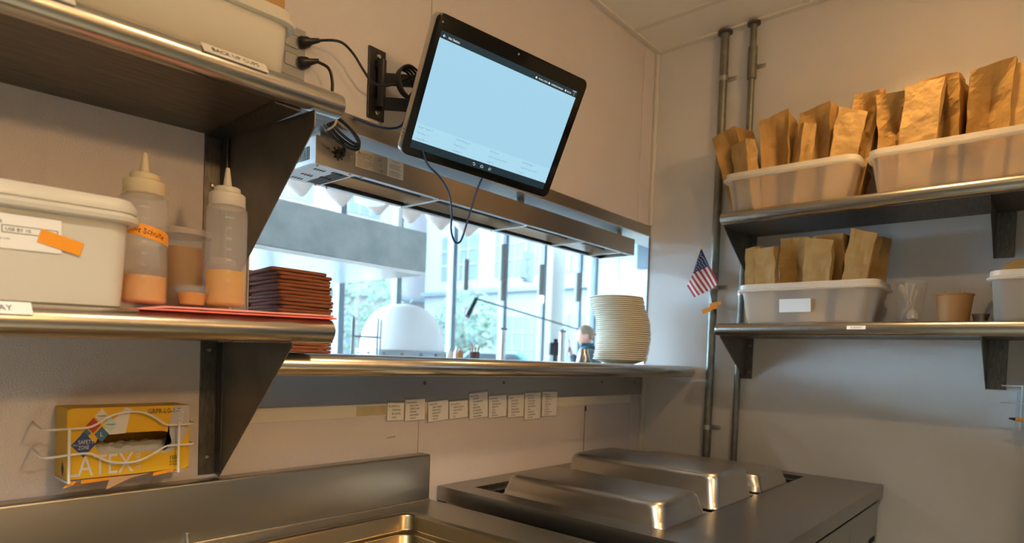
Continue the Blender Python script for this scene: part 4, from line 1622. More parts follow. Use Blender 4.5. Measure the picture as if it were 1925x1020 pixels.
box(b, TX1 - .03, TX1 - .010, TY0 + .045, TY1 - .02, TZ - .22, TZ - SL - .001)
obj('body', b, M_table, t)
b = NB()
box(b, TX0 + .022, TX1 - .016, TY0 + .030, TY0 + .046, TZ - SL - .0125, TZ - SL - .0006)
obj('painted_gap_shade', b, M_void, t)  # black strip painted in for the shade under the table top
for k in range(3):
    x0 = TX0 + .03 + k * .395
    x1 = x0 + .388
    b = NB()
    box(b, x0, x1, TY0 + .010, TY0 + .0215, .16, TZ - SL - .016, .002)
    d = obj('door', b, M_table, t)
    b = NB()
    box(b, x1 - .115, x1 - .035, TY0 + .0085, TY0 + .0098, TZ - .190, TZ - .172, .0006)
    obj('handle_slot', b, M_void, d)
for x in (TX0 + .05, TX1 - .05):
    for y in (TY0 + .06, TY1 - .06):
        b = NB()
        cyl(b, (x, y, 0), (x, y, .12), .02, n=12)
        obj('leg', b, M_dark, t, True)

lids = [((-1.0255, -.4515), .1315, .264, .064, 'low upturned steel pan covering the well nearest the prep counter', -.3),
        ((-.700, -.4500), .1400, .266, .098, 'tall upturned steel pan covering the middle well of the steam table', .3),
        ((-.352, -.4480), .1400, .266, .056, 'low upturned steel pan covering the well nearest the side wall', 0)]
for (x, y), hx, hy, h, lab, rot in lids:
    t = thing('steam_pan', lab, 'pan', (x, y, TZ - .0082), 'upturned steam table pans', (0, 0, R(rot)))
    b = NB()
    rloft(b, [(hx, hy, .030, 0), (hx + .0005, hy + .0005, .031, .004), (hx - .004, hy - .004, .028, .008), (hx - .0045, hy - .0045, .028, .017), (hx - .007, hy - .007, .028, .020),
              (hx - .013, hy - .013, .034, h - .016), (hx - .0155, hy - .0155, .036, h - .008), (hx - .021, hy - .021, .034, h - .002), (hx - .030, hy - .030, .028, h)], n=8)
    obj('pan_body', b, M_pan, t, True, local=True, angle=60)

# ------------------------------------------------------------------ conduit pipes
def pipe(label, y, r, straps, coup=None):
    t = thing('conduit_pipe', label, 'pipe', (-.022, y, .90))
    b = NB()
    cyl(b, (-.0225, y - .002, .9108), (-.0225, y, CZ - .012), r, n=20)
    obj('tube', b, M_galv, t, True)
    b = NB()
    lathe(b, [(r + .0005, 0), (r + .013, .001), (r + .013, .009), (r + .0005, .010)], (-.024, y, CZ - .0205), 20)
    obj('ceiling_collar', b, M_dark, t, True)
    for z in straps:
        b = NB()
        cyl(b, (-.0225, y, z - .009), (-.0225, y, z + .009), r + .0018, n=20)
        box(b, -.004, -.0006, y - r - .034, y - r + .004, z - .009, z + .009, .001)
        lathe(b, [(0, .003), (.005, .002), (.006, 0)], (0, 0, 0), 8)
        bmesh.ops.transform(b, matrix=Matrix.Translation((-.004, y - r - .022, z)) @ Matrix.Rotation(-PI / 2, 4, 'Y'), verts=b.verts[-17:])
        obj('strap', b, M_silver, t, True)
    if coup:
        b = NB()
        lathe(b, [(r + .0003, coup[0]), (r + .005, coup[0] + .003), (r + .005, coup[1] - .003), (r + .0003, coup[1])], (-.0225, y, 0), 20)
        obj('coupling', b, M_galv, t, True)
    return t


pipe('galvanised conduit nearer the corner, with a small flag taped on', -.320, .0165, (2.475, 1.628, 1.05))
pipe('galvanised conduit farther from the corner, passing behind the shelf ends', -.436, .0125, (2.495, 1.60), (2.442, 2.572))
b = NB()
lathe(b, [(0, .004), (.008, .003), (.011, 0)], (0, 0, 0), 16)
bmesh.ops.transform(b, matrix=Matrix.Translation((-.0006, -.428, 1.752)) @ Matrix.Rotation(-PI / 2, 4, 'Y'), verts=b.verts)
tag(obj('wall_plug', b, M_trimw, None, True), 'round white plug in the wall beside the upper shelf bracket', 'plug')

# ------------------------------------------------------------------ little flag taped to the conduit
t = thing('flag', 'small stars and stripes flag on a stick taped to the conduit', 'flag', (-.07, -.30, 1.515))


def FP(X, Y, off=0):
    """corner points of the cloth, in a plane parallel to the side wall"""
    dy = -.00069 * (X - 285) * 1.0 - .00006 * (Y - 90)
    dz = -.000645 * (Y - 90) + .00004 * (X - 285)
    return Vector((-.070 - off + .006 * math.sin(X * .045) * (Y - 90) / 300, -.280 + dy, 1.780 + dz))


topL = [(184, 312), (228, 238), (330, 200)]
botL = [(234, 392), (388, 324)]


def lerp(p, q, f):
    return (p[0] + (q[0] - p[0]) * f, p[1] + (q[1] - p[1]) * f)


def topat(f):
    return lerp(topL[0], topL[1], f / .42) if f < .42 else lerp(topL[1], topL[2], (f - .42) / .58)


b = NB()
for k in range(13):
    for s in range(2):
        f0, f1 = (k + s / 2) / 13, (k + (s + 1) / 2) / 13
        a, c_ = topat(f0), topat(f1)
        e_, d_ = lerp(*botL, f0), lerp(*botL, f1)
        for q in range(4):
            u0, u1 = q / 4, (q + 1) / 4
            fc = b.faces.new([b.verts.new(FP(*p)) for p in (lerp(a, e_, u0), lerp(c_, d_, u0), lerp(c_, d_, u1), lerp(a, e_, u1))])
            fc.material_index = k % 2
top = (284, 92)
cn = [b.verts.new(FP(*p)) for p in ((282, 92), (228, 238), (279, 219), (330, 200), (292, 96))]
b.faces.new(cn).material_index = 2
bmesh.ops.triangulate(b, faces=[f for f in b.faces if f.material_index == 2])
bmesh.ops.remove_doubles(b, verts=b.verts, dist=1e-5)
cl = obj('flag_cloth', b, [M_flagred, M_flagwhite, M_flagblue], t)
b = NB()
for r_ in range(8):
    f = .22 + r_ * .098
    L, Rr = lerp(top, (228, 238), f), lerp(top, (330, 200), f)
    m = 1 + int(r_ * .75)
    for i in range(m):
        px = lerp(L, Rr, (i + .5) / m)
        vv = []
        for k in range(10):
            rad = 4.6 if k % 2 == 0 else 1.9
            vv.append(b.verts.new(FP(px[0] + rad * math.sin(k * PI / 5), px[1] - rad * math.cos(k * PI / 5), .0016)))
        b.faces.new(vv)
obj('stars', b, M_flagwhite, cl)
b = NB()
cyl(b, (-.066, -.2795, 1.786), (-.056, -.3475, 1.508), .0022, n=8)
obj('stick', b, M_black, t, True)
b = NB()
lathe(b, [(0, -.006), (.003, -.005), (.0045, -.002), (.003, .001), (.005, .005), (.003, .010), (0, .012)], (-.066, -.279, 1.786), 12)
obj('finial', b, M_brass, t, True)
b = NB()
sheet(b, (-.060, -.336, 1.545), (0, -1, .18), (0, .1, 1), -.012, .022, -.012, .016, .0006)
sheet(b, (-.062, -.325, 1.535), (0, -1, .35), (0, .35, 1), -.030, .010, -.010, .008, .0006)
sheet(b, (-.057, -.345, 1.556), (0, -1, .12), (0, 0, 1), -.004, .026, -.006, .006, .0006)
sheet(b, (-.0585, -.338, 1.556), (0, -1, .12), (1, 0, 0), -.004, .012, -.002, .03, .0006)
obj('orange_tape', b, M_orange, t)

# ------------------------------------------------------------------ shelves on the side wall
def shelf_along_side(label, zb, brackets, y0=-.4495, y1=-1.73, d=.302):
    t = thing('wall_shelf', label, 'shelf', (-.15, -1.0, zb))
    b = NB()
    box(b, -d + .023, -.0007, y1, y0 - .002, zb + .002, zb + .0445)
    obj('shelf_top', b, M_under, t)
    b = NB()
    r = .0225
    ring = [(-d + r - r * math.sin(R(a)), r + r * math.cos(R(a))) for a in range(0, 181, 10)] + [(-d + r + .006, 0), (-d + r + .006, 2 * r)]
    cx, cz = -d + r, r
    loft(b, [[(cx + (x - cx) * s, y, zb + cz + (z - cz) * s) for x, z in ring] for y, s in ((y1, 1), (y0 - .012, 1), (y0 - .004, .95), (y0, .72))])
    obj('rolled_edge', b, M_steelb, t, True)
    for yb, h, sgn in brackets:
        b = NB()
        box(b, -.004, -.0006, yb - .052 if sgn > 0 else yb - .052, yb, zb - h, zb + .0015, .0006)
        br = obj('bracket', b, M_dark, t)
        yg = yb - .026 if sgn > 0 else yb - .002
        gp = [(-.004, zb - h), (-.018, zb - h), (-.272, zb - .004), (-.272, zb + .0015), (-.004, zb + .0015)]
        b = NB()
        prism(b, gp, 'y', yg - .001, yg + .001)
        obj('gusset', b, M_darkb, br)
        for z in (zb - .026, zb - h + .026):
            for y in ((yb - .040, yb - .013) if sgn > 0 else (yb - .032,)):
                b = NB()
                screw(b, -.004, y, z, 'x', .0055)
                obj('screw', b, M_galv, br, True)
    return t


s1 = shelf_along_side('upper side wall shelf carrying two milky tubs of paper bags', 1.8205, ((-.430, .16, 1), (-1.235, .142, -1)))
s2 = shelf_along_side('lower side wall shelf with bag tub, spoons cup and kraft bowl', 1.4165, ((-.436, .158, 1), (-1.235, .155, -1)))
ZU, ZL = 1.8205 + .0462, 1.4165 + .0462
b = NB()
o_ = Vector((-.302 + .0225 - .0225 * math.cos(R(12)) - .0012, -.919, 1.4165 + .0225 + .003))
u_ = Vector((.25, 0, .97)).normalized()
sheet(b, o_, (0, -1, 0), u_, -.027, .027, -.006, .006, .0008)
l = obj('shelf_label', b, M_paper, s2)
b = NB()
text(b, 'G-BOAT', o_ + Vector((-.0014, 0, -.003)), Vector((0, -1, 0)), u_, .0062, align='C')
obj('lettering', b, M_ink, l)

YA, YB = -.508, -.966
tA_ = tub('food_tub', 'milky tub with a white label full of paper bags on the lower side shelf', (-.172, -.7465, ZL), .108, .222, .134, taper=.022)
b = NB()
n_ = Vector((-1, 0, -.16)).normalized()
oo = Vector((-.172 - .1015, -.7205, ZL + .0575))
u_ = Vector((-.16, 0, 1)).normalized()
sheet(b, oo, (0, -1, 0), u_, -.051, .051, -.0225, .0225, .0006)
l = obj('food_label', b, M_paper, tA_)
b = NB()
for k in range(4):
    text(b, ('PREP DATE            USE BY', 'ITEM', 'SHELF LIFE      INITIALS', 'TIME')[k], oo + Vector((-.0012 + .0016 * k, .046, .0145 - k * .0105)), Vector((0, -1, 0)), u_, .0034)
    sheet(b, oo + Vector((-.0004 + .0017 * k, 0, .0115 - k * .0105)), (0, -1, 0), u_, -.047, .047, 0, .0006, .0007)
obj('lettering', b, M_greyink, l)
t1 = tub('food_tub', 'milky tub of paper bags on the upper side shelf, nearer the conduits', (-.176, -.6720, ZU), .110, .2170, .134, taper=.022)
t2_ = tub('food_tub', 'milky tub of paper bags on the upper side shelf, farther from the conduits', (-.176, -1.1420, ZU), .110, .2200, .134, taper=.022)
t3_ = tub('food_tub', 'milky tub holding two brown boxes at the far end of the lower side shelf', (-.170, -1.4740, ZL), .112, .2250, .140, taper=.012)

# bags: y centre, x, along-wall width, depth, height, rz, lean
U0, L0 = ZU + .0040, ZL + .0040
def BR(tx, rz):
    return (Matrix.Rotation(R(-tx), 3, 'X') @ Matrix.Rotation(R(rz), 3, 'Z')).to_euler()


gu = 'paper bags in the upper side shelf tubs'
ub = [  # (x, y, w, d, h, rz(deg), tilt along the wall(deg), mat, label)
    (-.165, -.520, .120, .086, .315, -8, 17, 0, 'kraft bag leaning out at the conduit end of the upper row'),
    (-.225, -.535, .070, .042, .255, 60, 9, 1, 'narrow pale kraft bag second in the upper row'),
    (-.150, -.612, .120, .088, .325, 4, 3, 0, 'kraft bag with a deep dark V fold third in the upper row'),
    (-.195, -.680, .060, .042, .285, 40, -5, 1, 'thin kraft bag wedged fourth in the upper row'),
    (-.155, -.745, .120, .092, .335, -3, 1, 0, 'tall kraft bag with folded gusset fifth in the upper row'),
    (-.215, -.806, .075, .045, .290, 112, -9, 1, 'leaning pale kraft bag in front of the fifth upper bag'),
    (-.150, -.842, .120, .074, .335, 6, -9, 0, 'kraft bag at the far end of the first upper tub'),
    (-.165, -.985, .120, .082, .320, 3, 3, 0, 'kraft bag at the near end of the second upper tub'),
    (-.228, -1.040, .088, .040, .322, 90, -3, 1, 'flat pale kraft bag standing forward in the second upper tub'),
    (-.150, -1.108, .120, .094, .338, -4, 2, 0, 'tall kraft bag behind the flat pale one in the upper row'),
    (-.165, -1.206, .120, .094, .332, 5, -2, 0, 'kraft bag with wide shadowed gusset near the upper row end'),
    (-.185, -1.292, .095, .060, .335, 80, -4, 1, 'last kraft bag of the upper row at its far end')]
for k, (x, y, w_, d_, h_, rz, tx, mm, lb) in enumerate(ub):
    bag('paper_bag', lb, (x, y, U0 + abs(math.sin(R(tx))) * d_ * .5), w_, d_, h_, BR(tx, rz), (M_kraft, M_kraftl)[mm], 20 + k, pinch=1.7 if abs(rz) < 20 else 1.1, group=gu, flare=1.16)
gl = 'paper bags in the lower side shelf tub'
lb_ = [(-.215, -.562, .050, .034, .272, 88, 2, 0, 'narrow kraft bag at the conduit end of the lower tub'),
       (-.220, -.613, .062, .040, .268, 90, 3, 1, 'pale kraft bag second in the lower tub'),
       (-.150, -.688, .110, .090, .287, 2, 0, 0, 'kraft bag with a wide dark gusset third in the lower tub'),
       (-.222, -.768, .078, .040, .280, 92, -2, 1, 'flat kraft bag standing forward fourth in the lower tub'),
       (-.150, -.802, .110, .090, .290, -2, 0, 0, 'kraft bag with a puckered gusset fifth in the lower tub'),
       (-.212, -.868, .070, .042, .298, 98, -8, 1, 'kraft bag with a raised pointed corner in the lower tub'),
       (-.120, -.895, .085, .070, .287, 80, -3, 0, 'broad kraft bag at the back far end of the lower tub')]
for k, (x, y, w_, d_, h_, rz, tx, mm, lb) in enumerate(lb_):
    bag('paper_bag', lb, (x, y, L0 + abs(math.sin(R(tx))) * d_ * .5), w_, d_, h_, BR(tx, rz), (M_kraft, M_kraftl)[mm], 50 + k, pinch=1.7 if abs(rz) < 20 else 1.1, group=gl, flare=1.12)
for k, (y, z, lb) in enumerate(((-1.325, .175, 'brown kraft box at the near end of the last lower tub'), (-1.440, .185, 'brown kraft box at the far end of the last lower tub'))):
    b = NB()
    rloft(b, [(.042, .048, .006, 0), (.046, .052, .006, z - .02), (.046, .052, .006, z - .018), (.040, .03, .004, z - .002), (.038, .026, .004, z)], (-.17, y, ZL + .0035))
    tag(obj('kraft_box', b, M_kraft, None, False), lb, 'box')

# clear cup of plastic spoons, kraft bowl, ramekin
cx, cy = -.165, -1.040
t = thing('spoon_cup', 'clear plastic cup full of white spoons on the lower side shelf', 'cup', (cx, cy, ZL))
b = NB()
lathe(b, [(0, 0), (.032, 0), (.033, .002), (.045, .128), (.047, .130), (.047, .133), (.0448, .133), (.0438, .128), (.0322, .003), (0, .0015)], n=36)
obj('cup_body', b, M_clear, t, True, local=True)
rnd = random.Random(4)
M_spoon = mat('white_spoon_plastic', (.78, .72, .60), .35)
for k in range(9):
    a = k * 2.4
    q = Vector((.022 * math.cos(a), .022 * math.sin(a), .012))
    e_ = Vector((.034 * math.cos(a + 2.6 + rnd.uniform(-.5, .5)), .034 * math.sin(a + 2.6), .118 + rnd.uniform(-.01, .012)))
    if k < 2:
        q, e_ = Vector((.006, .030, .128)), Vector((.004 * k, -.010, .014))
    d_ = (e_ - q).normalized()
    u, v = frame(q, d_)
    rings = []
    for s, hw, th in ((0, .003, .001), (.008, .0095, .0026), (.02, .0120, .0032), (.032, .0088, .0022), (.040, .0032, .0012), (.07, .0026, .001), ((e_ - q).length, .0036, .001)):
        rings.append([q + d_ * s + u * (math.cos(2 * PI * i / 8) * hw) + v * (math.sin(2 * PI * i / 8) * th) for i in range(8)])
    b = NB()
    loft(b, rings)
    o_ = obj('plastic_spoon', b, M_spoon, None, True, local=True, loc=(cx, cy, ZL))
    tag(o_, 'white plastic spoon jumbled with others in the clear cup', 'spoon', 'white plastic spoons in the clear cup')
t = thing('kraft_bowl', 'round brown kraft paper bowl beside the spoon cup', 'bowl', (-.175, -1.158, ZL))
b = NB()
lathe(b, [(0, .004), (.0385, .004), (.040, 0), (.0475, .082), (.0495, .083), (.0505, .0855), (.0490, .088), (.0465, .0865), (.039, .006), (0, .006)], n=40)
obj('bowl_body', b, M_bowl, t, True, local=True)
b = NB()
for k in range(5):
    a = rnd.uniform(0, 6)
    cyl(b, (.02 * math.cos(a), .02 * math.sin(a), .05), (.026 * math.cos(a), .026 * math.sin(a), .0965 + .004 * (k % 2)), .0006, n=5)
cyl(b, (0, 0, .008), (0, 0, .05), .035, .042, n=24)
obj('contents', b, M_bowl, t, local=True)
b = NB()
lathe(b, [(0, 0), (.0150, 0), (.0165, .002), (.0225, .024), (.0235, .025), (.0225, .0255), (.0212, .024), (.015, .003), (0, .003)], (-.185, -1.226, ZL), 28)
tag(obj('metal_ramekin', b, M_pan, None, True), 'small metal sauce cup between the kraft bowl and last tub', 'cup')

# wire holder with a pen low on the side wall
t = thing('wall_wire_holder', 'white wire holder on the side wall below the far shelf bracket', 'rack', (-.04, -1.40, 1.22))
for z in (1.276, 1.224):
    b = NB()
    tube(b, [(-.002, -1.292, z), (-.062, -1.292, z), (-.066, -1.296, z), (-.066, -1.53, z), (-.062, -1.534, z), (-.002, -1.534, z)], .0024, k=4)
    obj('hoop_wire', b, M_wire, t, True)
b = NB()
for y in (-1.33, -1.50):
    tube(b, [(-.0685, y, 1.278), (-.0685, y, 1.15), (-.066, y, 1.146), (-.002, y, 1.146)], .0022, k=3)
obj('upright_wire', b, M_wire, t, True)
b = NB()
box(b, -.060, -.003, -1.50, -1.318, 1.1488, 1.262, .002)
tag(obj('glove_carton', b, mat('pale_blue_carton', (.45, .55, .62), .5)), 'pale carton held in the wire holder on the side wall', 'carton')
t = thing('marker_pen', 'orange and black marker lying on the wire holder', 'pen', (-.075, -1.34, 1.176))
b = NB()
cyl(b, (-.0755, -1.318, 1.1755), (-.0755, -1.42, 1.166), .0055, n=12)
obj('barrel', b, M_orange, t, True)
b = NB()
cyl(b, (-.0755, -1.3175, 1.1756), (-.0755, -1.302, 1.177), .0050, .0022, n=12)
obj('cap', b, M_black, t, True)

# ------------------------------------------------------------------ the dining room beyond
b = NB()
box(b, -9.1, 9.4, .12, 6.7, -.1, 0)
struct('floor_dining', b, M_wood)
b = NB()
box(b, -9.1, 9.4, 0, 6.7, 4.0, 4.1)
struct('ceiling_dining', b, M_dwhite)
b = NB()
box(b, -9.1, -9.0, .0, 6.7, 0, 4.0)
struct('wall_dining_left', b, M_dwhite)
b = NB()
box(b, 9.3, 9.4, .12, 6.7, 0, 4.0)
struct('wall_dining_right', b, M_dgreen)
MX = [-8.95, -7.3, -5.7, -4.05, -2.4, -.9, .45, 1.62, 2.70, 3.74, 4.93, 6.25, 7.42, 8.68, 9.28]
b = NB()
for x in MX:
    box(b, x - .05, x + .05, 6.46, 6.60, 0, 4.0, .004)
box(b, -9, 9.3, 6.48, 6.58, 0, .12)
box(b, -9, 9.3, 6.48, 6.58, 3.92, 4.0)
struct('window_frame', b, M_frame)
for i in range(len(MX) - 1):
    b = NB()
    box(b, MX[i] + .051, MX[i + 1] - .051, 6.52, 6.528, .121, 3.919)
    struct('window_%d' % (i + 1), b, M_glass)
# bar top behind the pass
t = thing('bar_counter', 'long bar counter behind the pass carrying the oven', 'counter', (.9, 2.6, 0))
b = NB()
box(b, -1.6, 1.62, 1.95, 3.5, 1.13, 1.17, .004)
obj('counter_top', b, M_wood, t)
b = NB()
box(b, -1.55, 1.57, 2.0, 3.45, 0, 1.1299)
obj('counter_base', b, M_dwhite, t)
t = thing('serving_counter', 'low serving counter directly behind the pass ledge', 'counter', (0, .9, 0))
b = NB()
box(b, -1.8, 2.2, .52, 1.45, 1.255, 1.28, .004)
obj('counter_top', b, M_brush, t)
b = NB()
box(b, -1.75, 2.15, .55, 1.40, 0, 1.2549)
obj('counter_base', b, M_dwhite, t)

# concrete-clad extraction hood
t = thing('extraction_hood', 'long concrete-clad hood with steel lower edge hanging over the bar', 'hood', (-1.6, 1.9, 1.9))
b = NB()
box(b, -3.9, -.006, 1.50, 2.45, 1.806, 2.043, .003)
obj('cladding', b, M_conc, t)
b = NB()
box(b, -3.89, -.016, 1.508, 2.44, 1.785, 1.8055)
obj('steel_edge', b, M_steel, t)
for x in (-.12, -1.6, -3.2):
    b = NB()
    cyl(b, (x, 1.62, 2.0431), (x, 1.62, 3.999), .014, n=12)
    obj('hanger_rod', b, M_dwhite, t, True)

# white domed oven on the bar
t = thing('pizza_oven', 'white domed pizza oven with steel band on the bar', 'oven', (0.90, 2.82, 1.1702))
b = NB()
n = 28
prof = [(0, .56)] + [(.36 * math.sin(R(a)) ** .75, .10 + .46 * math.cos(R(a)) ** .85) for a in range(8, 90, 6)] + [(.372, .10), (.372, .02), (.36, 0), (0, 0)]
lathe(b, prof[::-1], (0.90, 2.82, 1.1703), 48)
obj('dome', b, M_dome, t, True, angle=50)
b = NB()
lathe(b, [(.375, .085), (.388, .087), (.388, .168), (.375, .170)], (0.90, 2.82, 1.1703), 48)
bd = obj('steel_band', b, M_band, t, True)
b = NB()
for k in range(16):
    a = k * PI / 8 + .1
    p = Vector((0.90 + .388 * math.cos(a), 2.82 + .388 * math.sin(a), 1.310))
    cyl(b, p, p + Vector((math.cos(a), math.sin(a), 0)) * .008, .012, n=10)
obj('bolt', b, M_dark, bd, True)

# dark wire rack left of the oven
t = thing('wire_rack', 'thin dark wire rack standing beside the white oven', 'rack', (-.02, 2.15, 1.1702))
for x, y in ((-.14, 2.06), (-.02, 2.22), (.06, 2.06), (.19, 2.20)):
    b = NB()
    cyl(b, (x, y, 1.1703), (x + .012, y, 1.545), .006, n=8)
    obj('upright', b, M_dark, t, True)
b = NB()
tube(b, [(-.14, 2.06, 1.415), (.062, 2.06, 1.415), (.19, 2.20, 1.417), (-.015, 2.22, 1.416)], .005, smooth=False, closed=True)
tube(b, [(-.14, 2.06, 1.225), (.062, 2.06, 1.225), (.19, 2.20, 1.227), (-.015, 2.22, 1.226)], .005, smooth=False, closed=True)
obj('cross_wire', b, M_dark, t)

# small things along the serving counter
def small_bottle(label, x, y, r, h, m, capm, z=1.2803):
    t = thing('sauce_bottle', label, 'bottle', (x, y, z))
    b = NB()
    lathe(b, [(0, 0), (r, 0), (r, h * .6), (r * .45, h * .8), (r * .45, h * .9), (0, h * .9)], n=20)
    obj('bottle_body', b, m, t, True, local=True)
    b = NB()
    lathe(b, [(r * .5, h * .86), (r * .5, h), (0, h)], n=20)
    obj('cap', b, capm, t, True, local=True)


small_bottle('small pale grey bottle on the serving counter, nearest the oven', -.452, .79, .018, .060, M_dwhite, M_silver)
small_bottle('small brown bottle with pale cap, middle of three on the serving counter', -.425, .75, .017, .062, M_bowl, M_dwhite)
small_bottle('small silver bottle farthest from the oven on the serving counter', -.395, .80, .016, .075, M_silver, M_dwhite)
t = thing('stir_stick_jar', 'dark jar of short wooden sticks on the serving counter', 'jar', (-.372, .705, 1.2803))
b = NB()
lathe(b, [(0, 0), (.024, 0), (.026, .05), (.024, .05), (.022, .004), (0, .004)], n=20)
obj('jar_body', b, mat('dark_red_jar', (.10, .04, .03), .4), t, True, local=True)
b = NB()
for k in range(9):
    a = k * .7
    cyl(b, (.012 * math.cos(a), .012 * math.sin(a), .01), (.026 * math.cos(a), .026 * math.sin(a), .072 + .006 * (k % 3)), .0022, n=6)
obj('sticks', b, M_kraftl, t, local=True)


def canister(label, x, y):
    t = thing('slim_canister', label, 'canister', (x, y, 1.2803))
    b = NB()
    cyl(b, (x, y, 1.2803), (x, y, 1.484), .020, n=20)
    obj('tube', b, M_silver, t, True)
    b = NB()
    box(b, x - .030, x + .030, y - .010, y + .010, 1.4841, 1.498, .002)
    cyl(b, (x, y, 1.498), (x, y, 1.506), .008, n=12)
    obj('top_handle', b, M_dark, t)


canister('slim silver canister on the serving counter nearer the oven', .456, 1.27)
canister('slim silver canister on the serving counter nearer the plates', .711, .99)

# pendant tubes
def pendant(label, x, y, z0, z1, r, lit=False, m=None):
    t = thing('pendant_light', label, 'pendant light', (x, y, 3.999))
    b = NB()
    cyl(b, (x, y, z1), (x, y, 3.95), .006, n=8)
    obj('stem', b, M_frame, t, True)
    b = NB()
    cyl(b, (x, y, 3.95), (x, y, 3.9995), .06, n=20)
    obj('ceiling_rose', b, M_frame, t, True)
    b = NB()
    cyl(b, (x, y, z0), (x, y, z1), r, n=24)
    obj('shade', b, m or M_pend, t, True)
    if lit:
        b = NB()
        cyl(b, (x, y, z0 - .10), (x, y, z0 - .0005), r * .98, n=24)
        obj('lens', b, M_pendlit, t, True)


pendant('short grey pendant tube nearest the tablet loop', 3.27, 4.5, 2.18, 2.58, .038)
pendant('long grey pendant tube, upper of the overlapping pair', 3.99, 4.5, 2.40, 2.89, .052)
pendant('grey pendant tube hanging lower in the overlapping pair', 4.18, 4.66, 2.13, 2.47, .052)
pendant('grey pendant tube with a lit lower end', 4.85, 4.5, 2.262, 2.728, .048, True)
pendant('grey pendant tube just left of the plate stack, over the person', 5.82, 4.5, 2.264, 2.723, .060)
pendant('thin white pendant tube hanging above the plate stack', 8.55, 5.45, 2.2, 3.0, .035, m=M_gapw)

# folded white ceiling panels
dr = Vector((.70, .71, 0)).normalized()
sd = Vector((.71, -.70, 0)).normalized()
for k in range(9):
    c0 = Vector((-.62 + .46 * k, 4.28, 2.93))
    L = 3.3
    b = NB()
    nl, nw = 24, 6
    g = []
    for i in range(nl + 1):
        s = i / nl
        row = []
        for j in range(nw + 1):
            f = j / nw - .5
            end = max(0, (s - .93) / .07)
            wd = .325 * (1 - .62 * end ** 2.5)
            z = -.045 * (1 - 4 * f * f) - .07 * end ** 1.5
            row.append(c0 + dr * (-L + L * s + .62 * 0) + sd * (wd * f) + Vector((0, 0, z)))
        g.append(row)
    V = [[b.verts.new(p) for p in row] for row in g]
    for i in range(nl):
        for j in range(nw):
            b.faces.new((V[i][j], V[i + 1][j], V[i + 1][j + 1], V[i][j + 1]))
    o_ = obj('ceiling_panel', b, M_panelw, None, True)
    sm = o_.modifiers.new('board', 'SOLIDIFY')
    sm.thickness = .012
    tag(o_, 'curved white ceiling panel with drooping end, %s of the row counted from the hood side' % ORD[k].replace('bottom', 'first'), 'ceiling panel', 'curved ceiling panels over the bar')
t = thing('ceiling_speaker', 'round white disc light set under the ceiling panels', 'ceiling light', (1.25, 3.85, 2.80))
b = NB()
lathe(b, [(0, .0), (.13, 0), (.15, .008), (.15, .06), (0, .06)], (1.25, 3.83, 2.795), 32)
obj('disc', b, M_dwhite, t, True)
b = NB()
cyl(b, (1.25, 3.83, 2.855), (1.25, 3.83, 3.999), .01, n=8)
obj('stem', b, M_dwhite, t, True)
t = thing('wall_screen', 'dark blue grey screen high on the pale dining room wall', 'screen', (9.27, 5.2, 3.5))
b = NB()
box(b, 9.20, 9.298, 4.4, 5.42, 3.30, 4.0 - .02, .01)
obj('panel', b, M_frame, t)

# ------------------------------------------------------------------ outside
b = NB()
box(b, -40, 70, 6.7, 80, -.12, -.02)
struct('ground_street', b, M_street)


def facade(name, label, p0, p1, h, band, rows_, wcol, m, pitch, ww, wh):
    p0, p1 = Vector((*p0, 0)), Vector((*p1, 0))
    d = (p1 - p0)
    L = d.length
    d.normalize()
    nrm = Vector((-d.y, d.x, 0))
    if nrm.dot(Vector((-2.5, -1.4, 0)) - p0) < 0:
        nrm = -nrm
    t = thing(name, label, 'building', tuple((p0 + p1) / 2))
    Mx = Matrix(((d.x, nrm.x, 0, p0.x), (d.y, nrm.y, 0, p0.y), (0, 0, 1, 0), (0, 0, 0, 1)))
    b = NB()
    box(b, 0, L, -6, 0, -.02, h, M=Mx)
    obj('wall', b, m, t)
    b = NB()
    box(b, 0, L, 0, .35, band, band + .22, M=Mx)
    obj('ledge_band', b, M_fwin, t)
    for z in rows_:
        x = pitch * .5
        while x + ww < L:
            b = NB()
            box(b, x, x + ww, .0, .04, z, z + wh, M=Mx)
            w_ = obj('window', b, wcol, t)
            b = NB()
            for i in range(1, 4):
                box(b, x + ww * i / 4 - .04, x + ww * i / 4 + .04, .041, .10, z, z + wh, M=Mx)
            for i in range(1, 3):
                box(b, x, x + ww, .041, .09, z + wh * i / 3 - .04, z + wh * i / 3 + .04, M=Mx)
            obj('glazing_bar', b, M_face, w_)
            x += pitch
    return t


facade('office_building', 'pale office building with gridded windows across the street', (22, 8), (22, 27), 14, 4.75, (1.0, 5.6, 9.3), M_fwin, M_face, 4.2, 2.9, 2.5)
facade('street_building', 'brick and white building behind the oven across the street', (10.5, 29), (24, 29), 13, 4.6, (.8, 5.4, 9.2), M_fwin, M_brick, 4.4, 3.0, 2.8)
b = NB()
box(b, 8.5, 8.95, 7.1, 7.5, -.02, 6, .01)
tag(obj('street_column', b, mat('cream_column', (.13, .11, .08), .8)), 'cream column outside the window near the person', 'column')
t = thing('traffic_light', 'dark traffic light hanging outside the window', 'traffic light', (14.8, 13.1, 4.6))
b = NB()
box(b, -.16, .16, -.14, .14, -.55, .55, .03, M=Matrix.Translation((14.8, 13.1, 4.62)))
box(b, -.36, -.16, -.10, .10, -.45, .15, .03, M=Matrix.Translation((14.8, 13.1, 4.62)))
obj('housing', b, M_signal, t)
b = NB()
cyl(b, (14.8, 13.1, 5.17), (14.8, 13.1, 7.5), .05, n=8)
cyl(b, (14.8, 13.1, 7.45), (19.8, 13.1, 7.45), .07, n=8)
cyl(b, (19.8, 13.1, -.02), (19.8, 13.1, 7.6), .10, n=10)
obj('pole', b, M_signal, t, True)
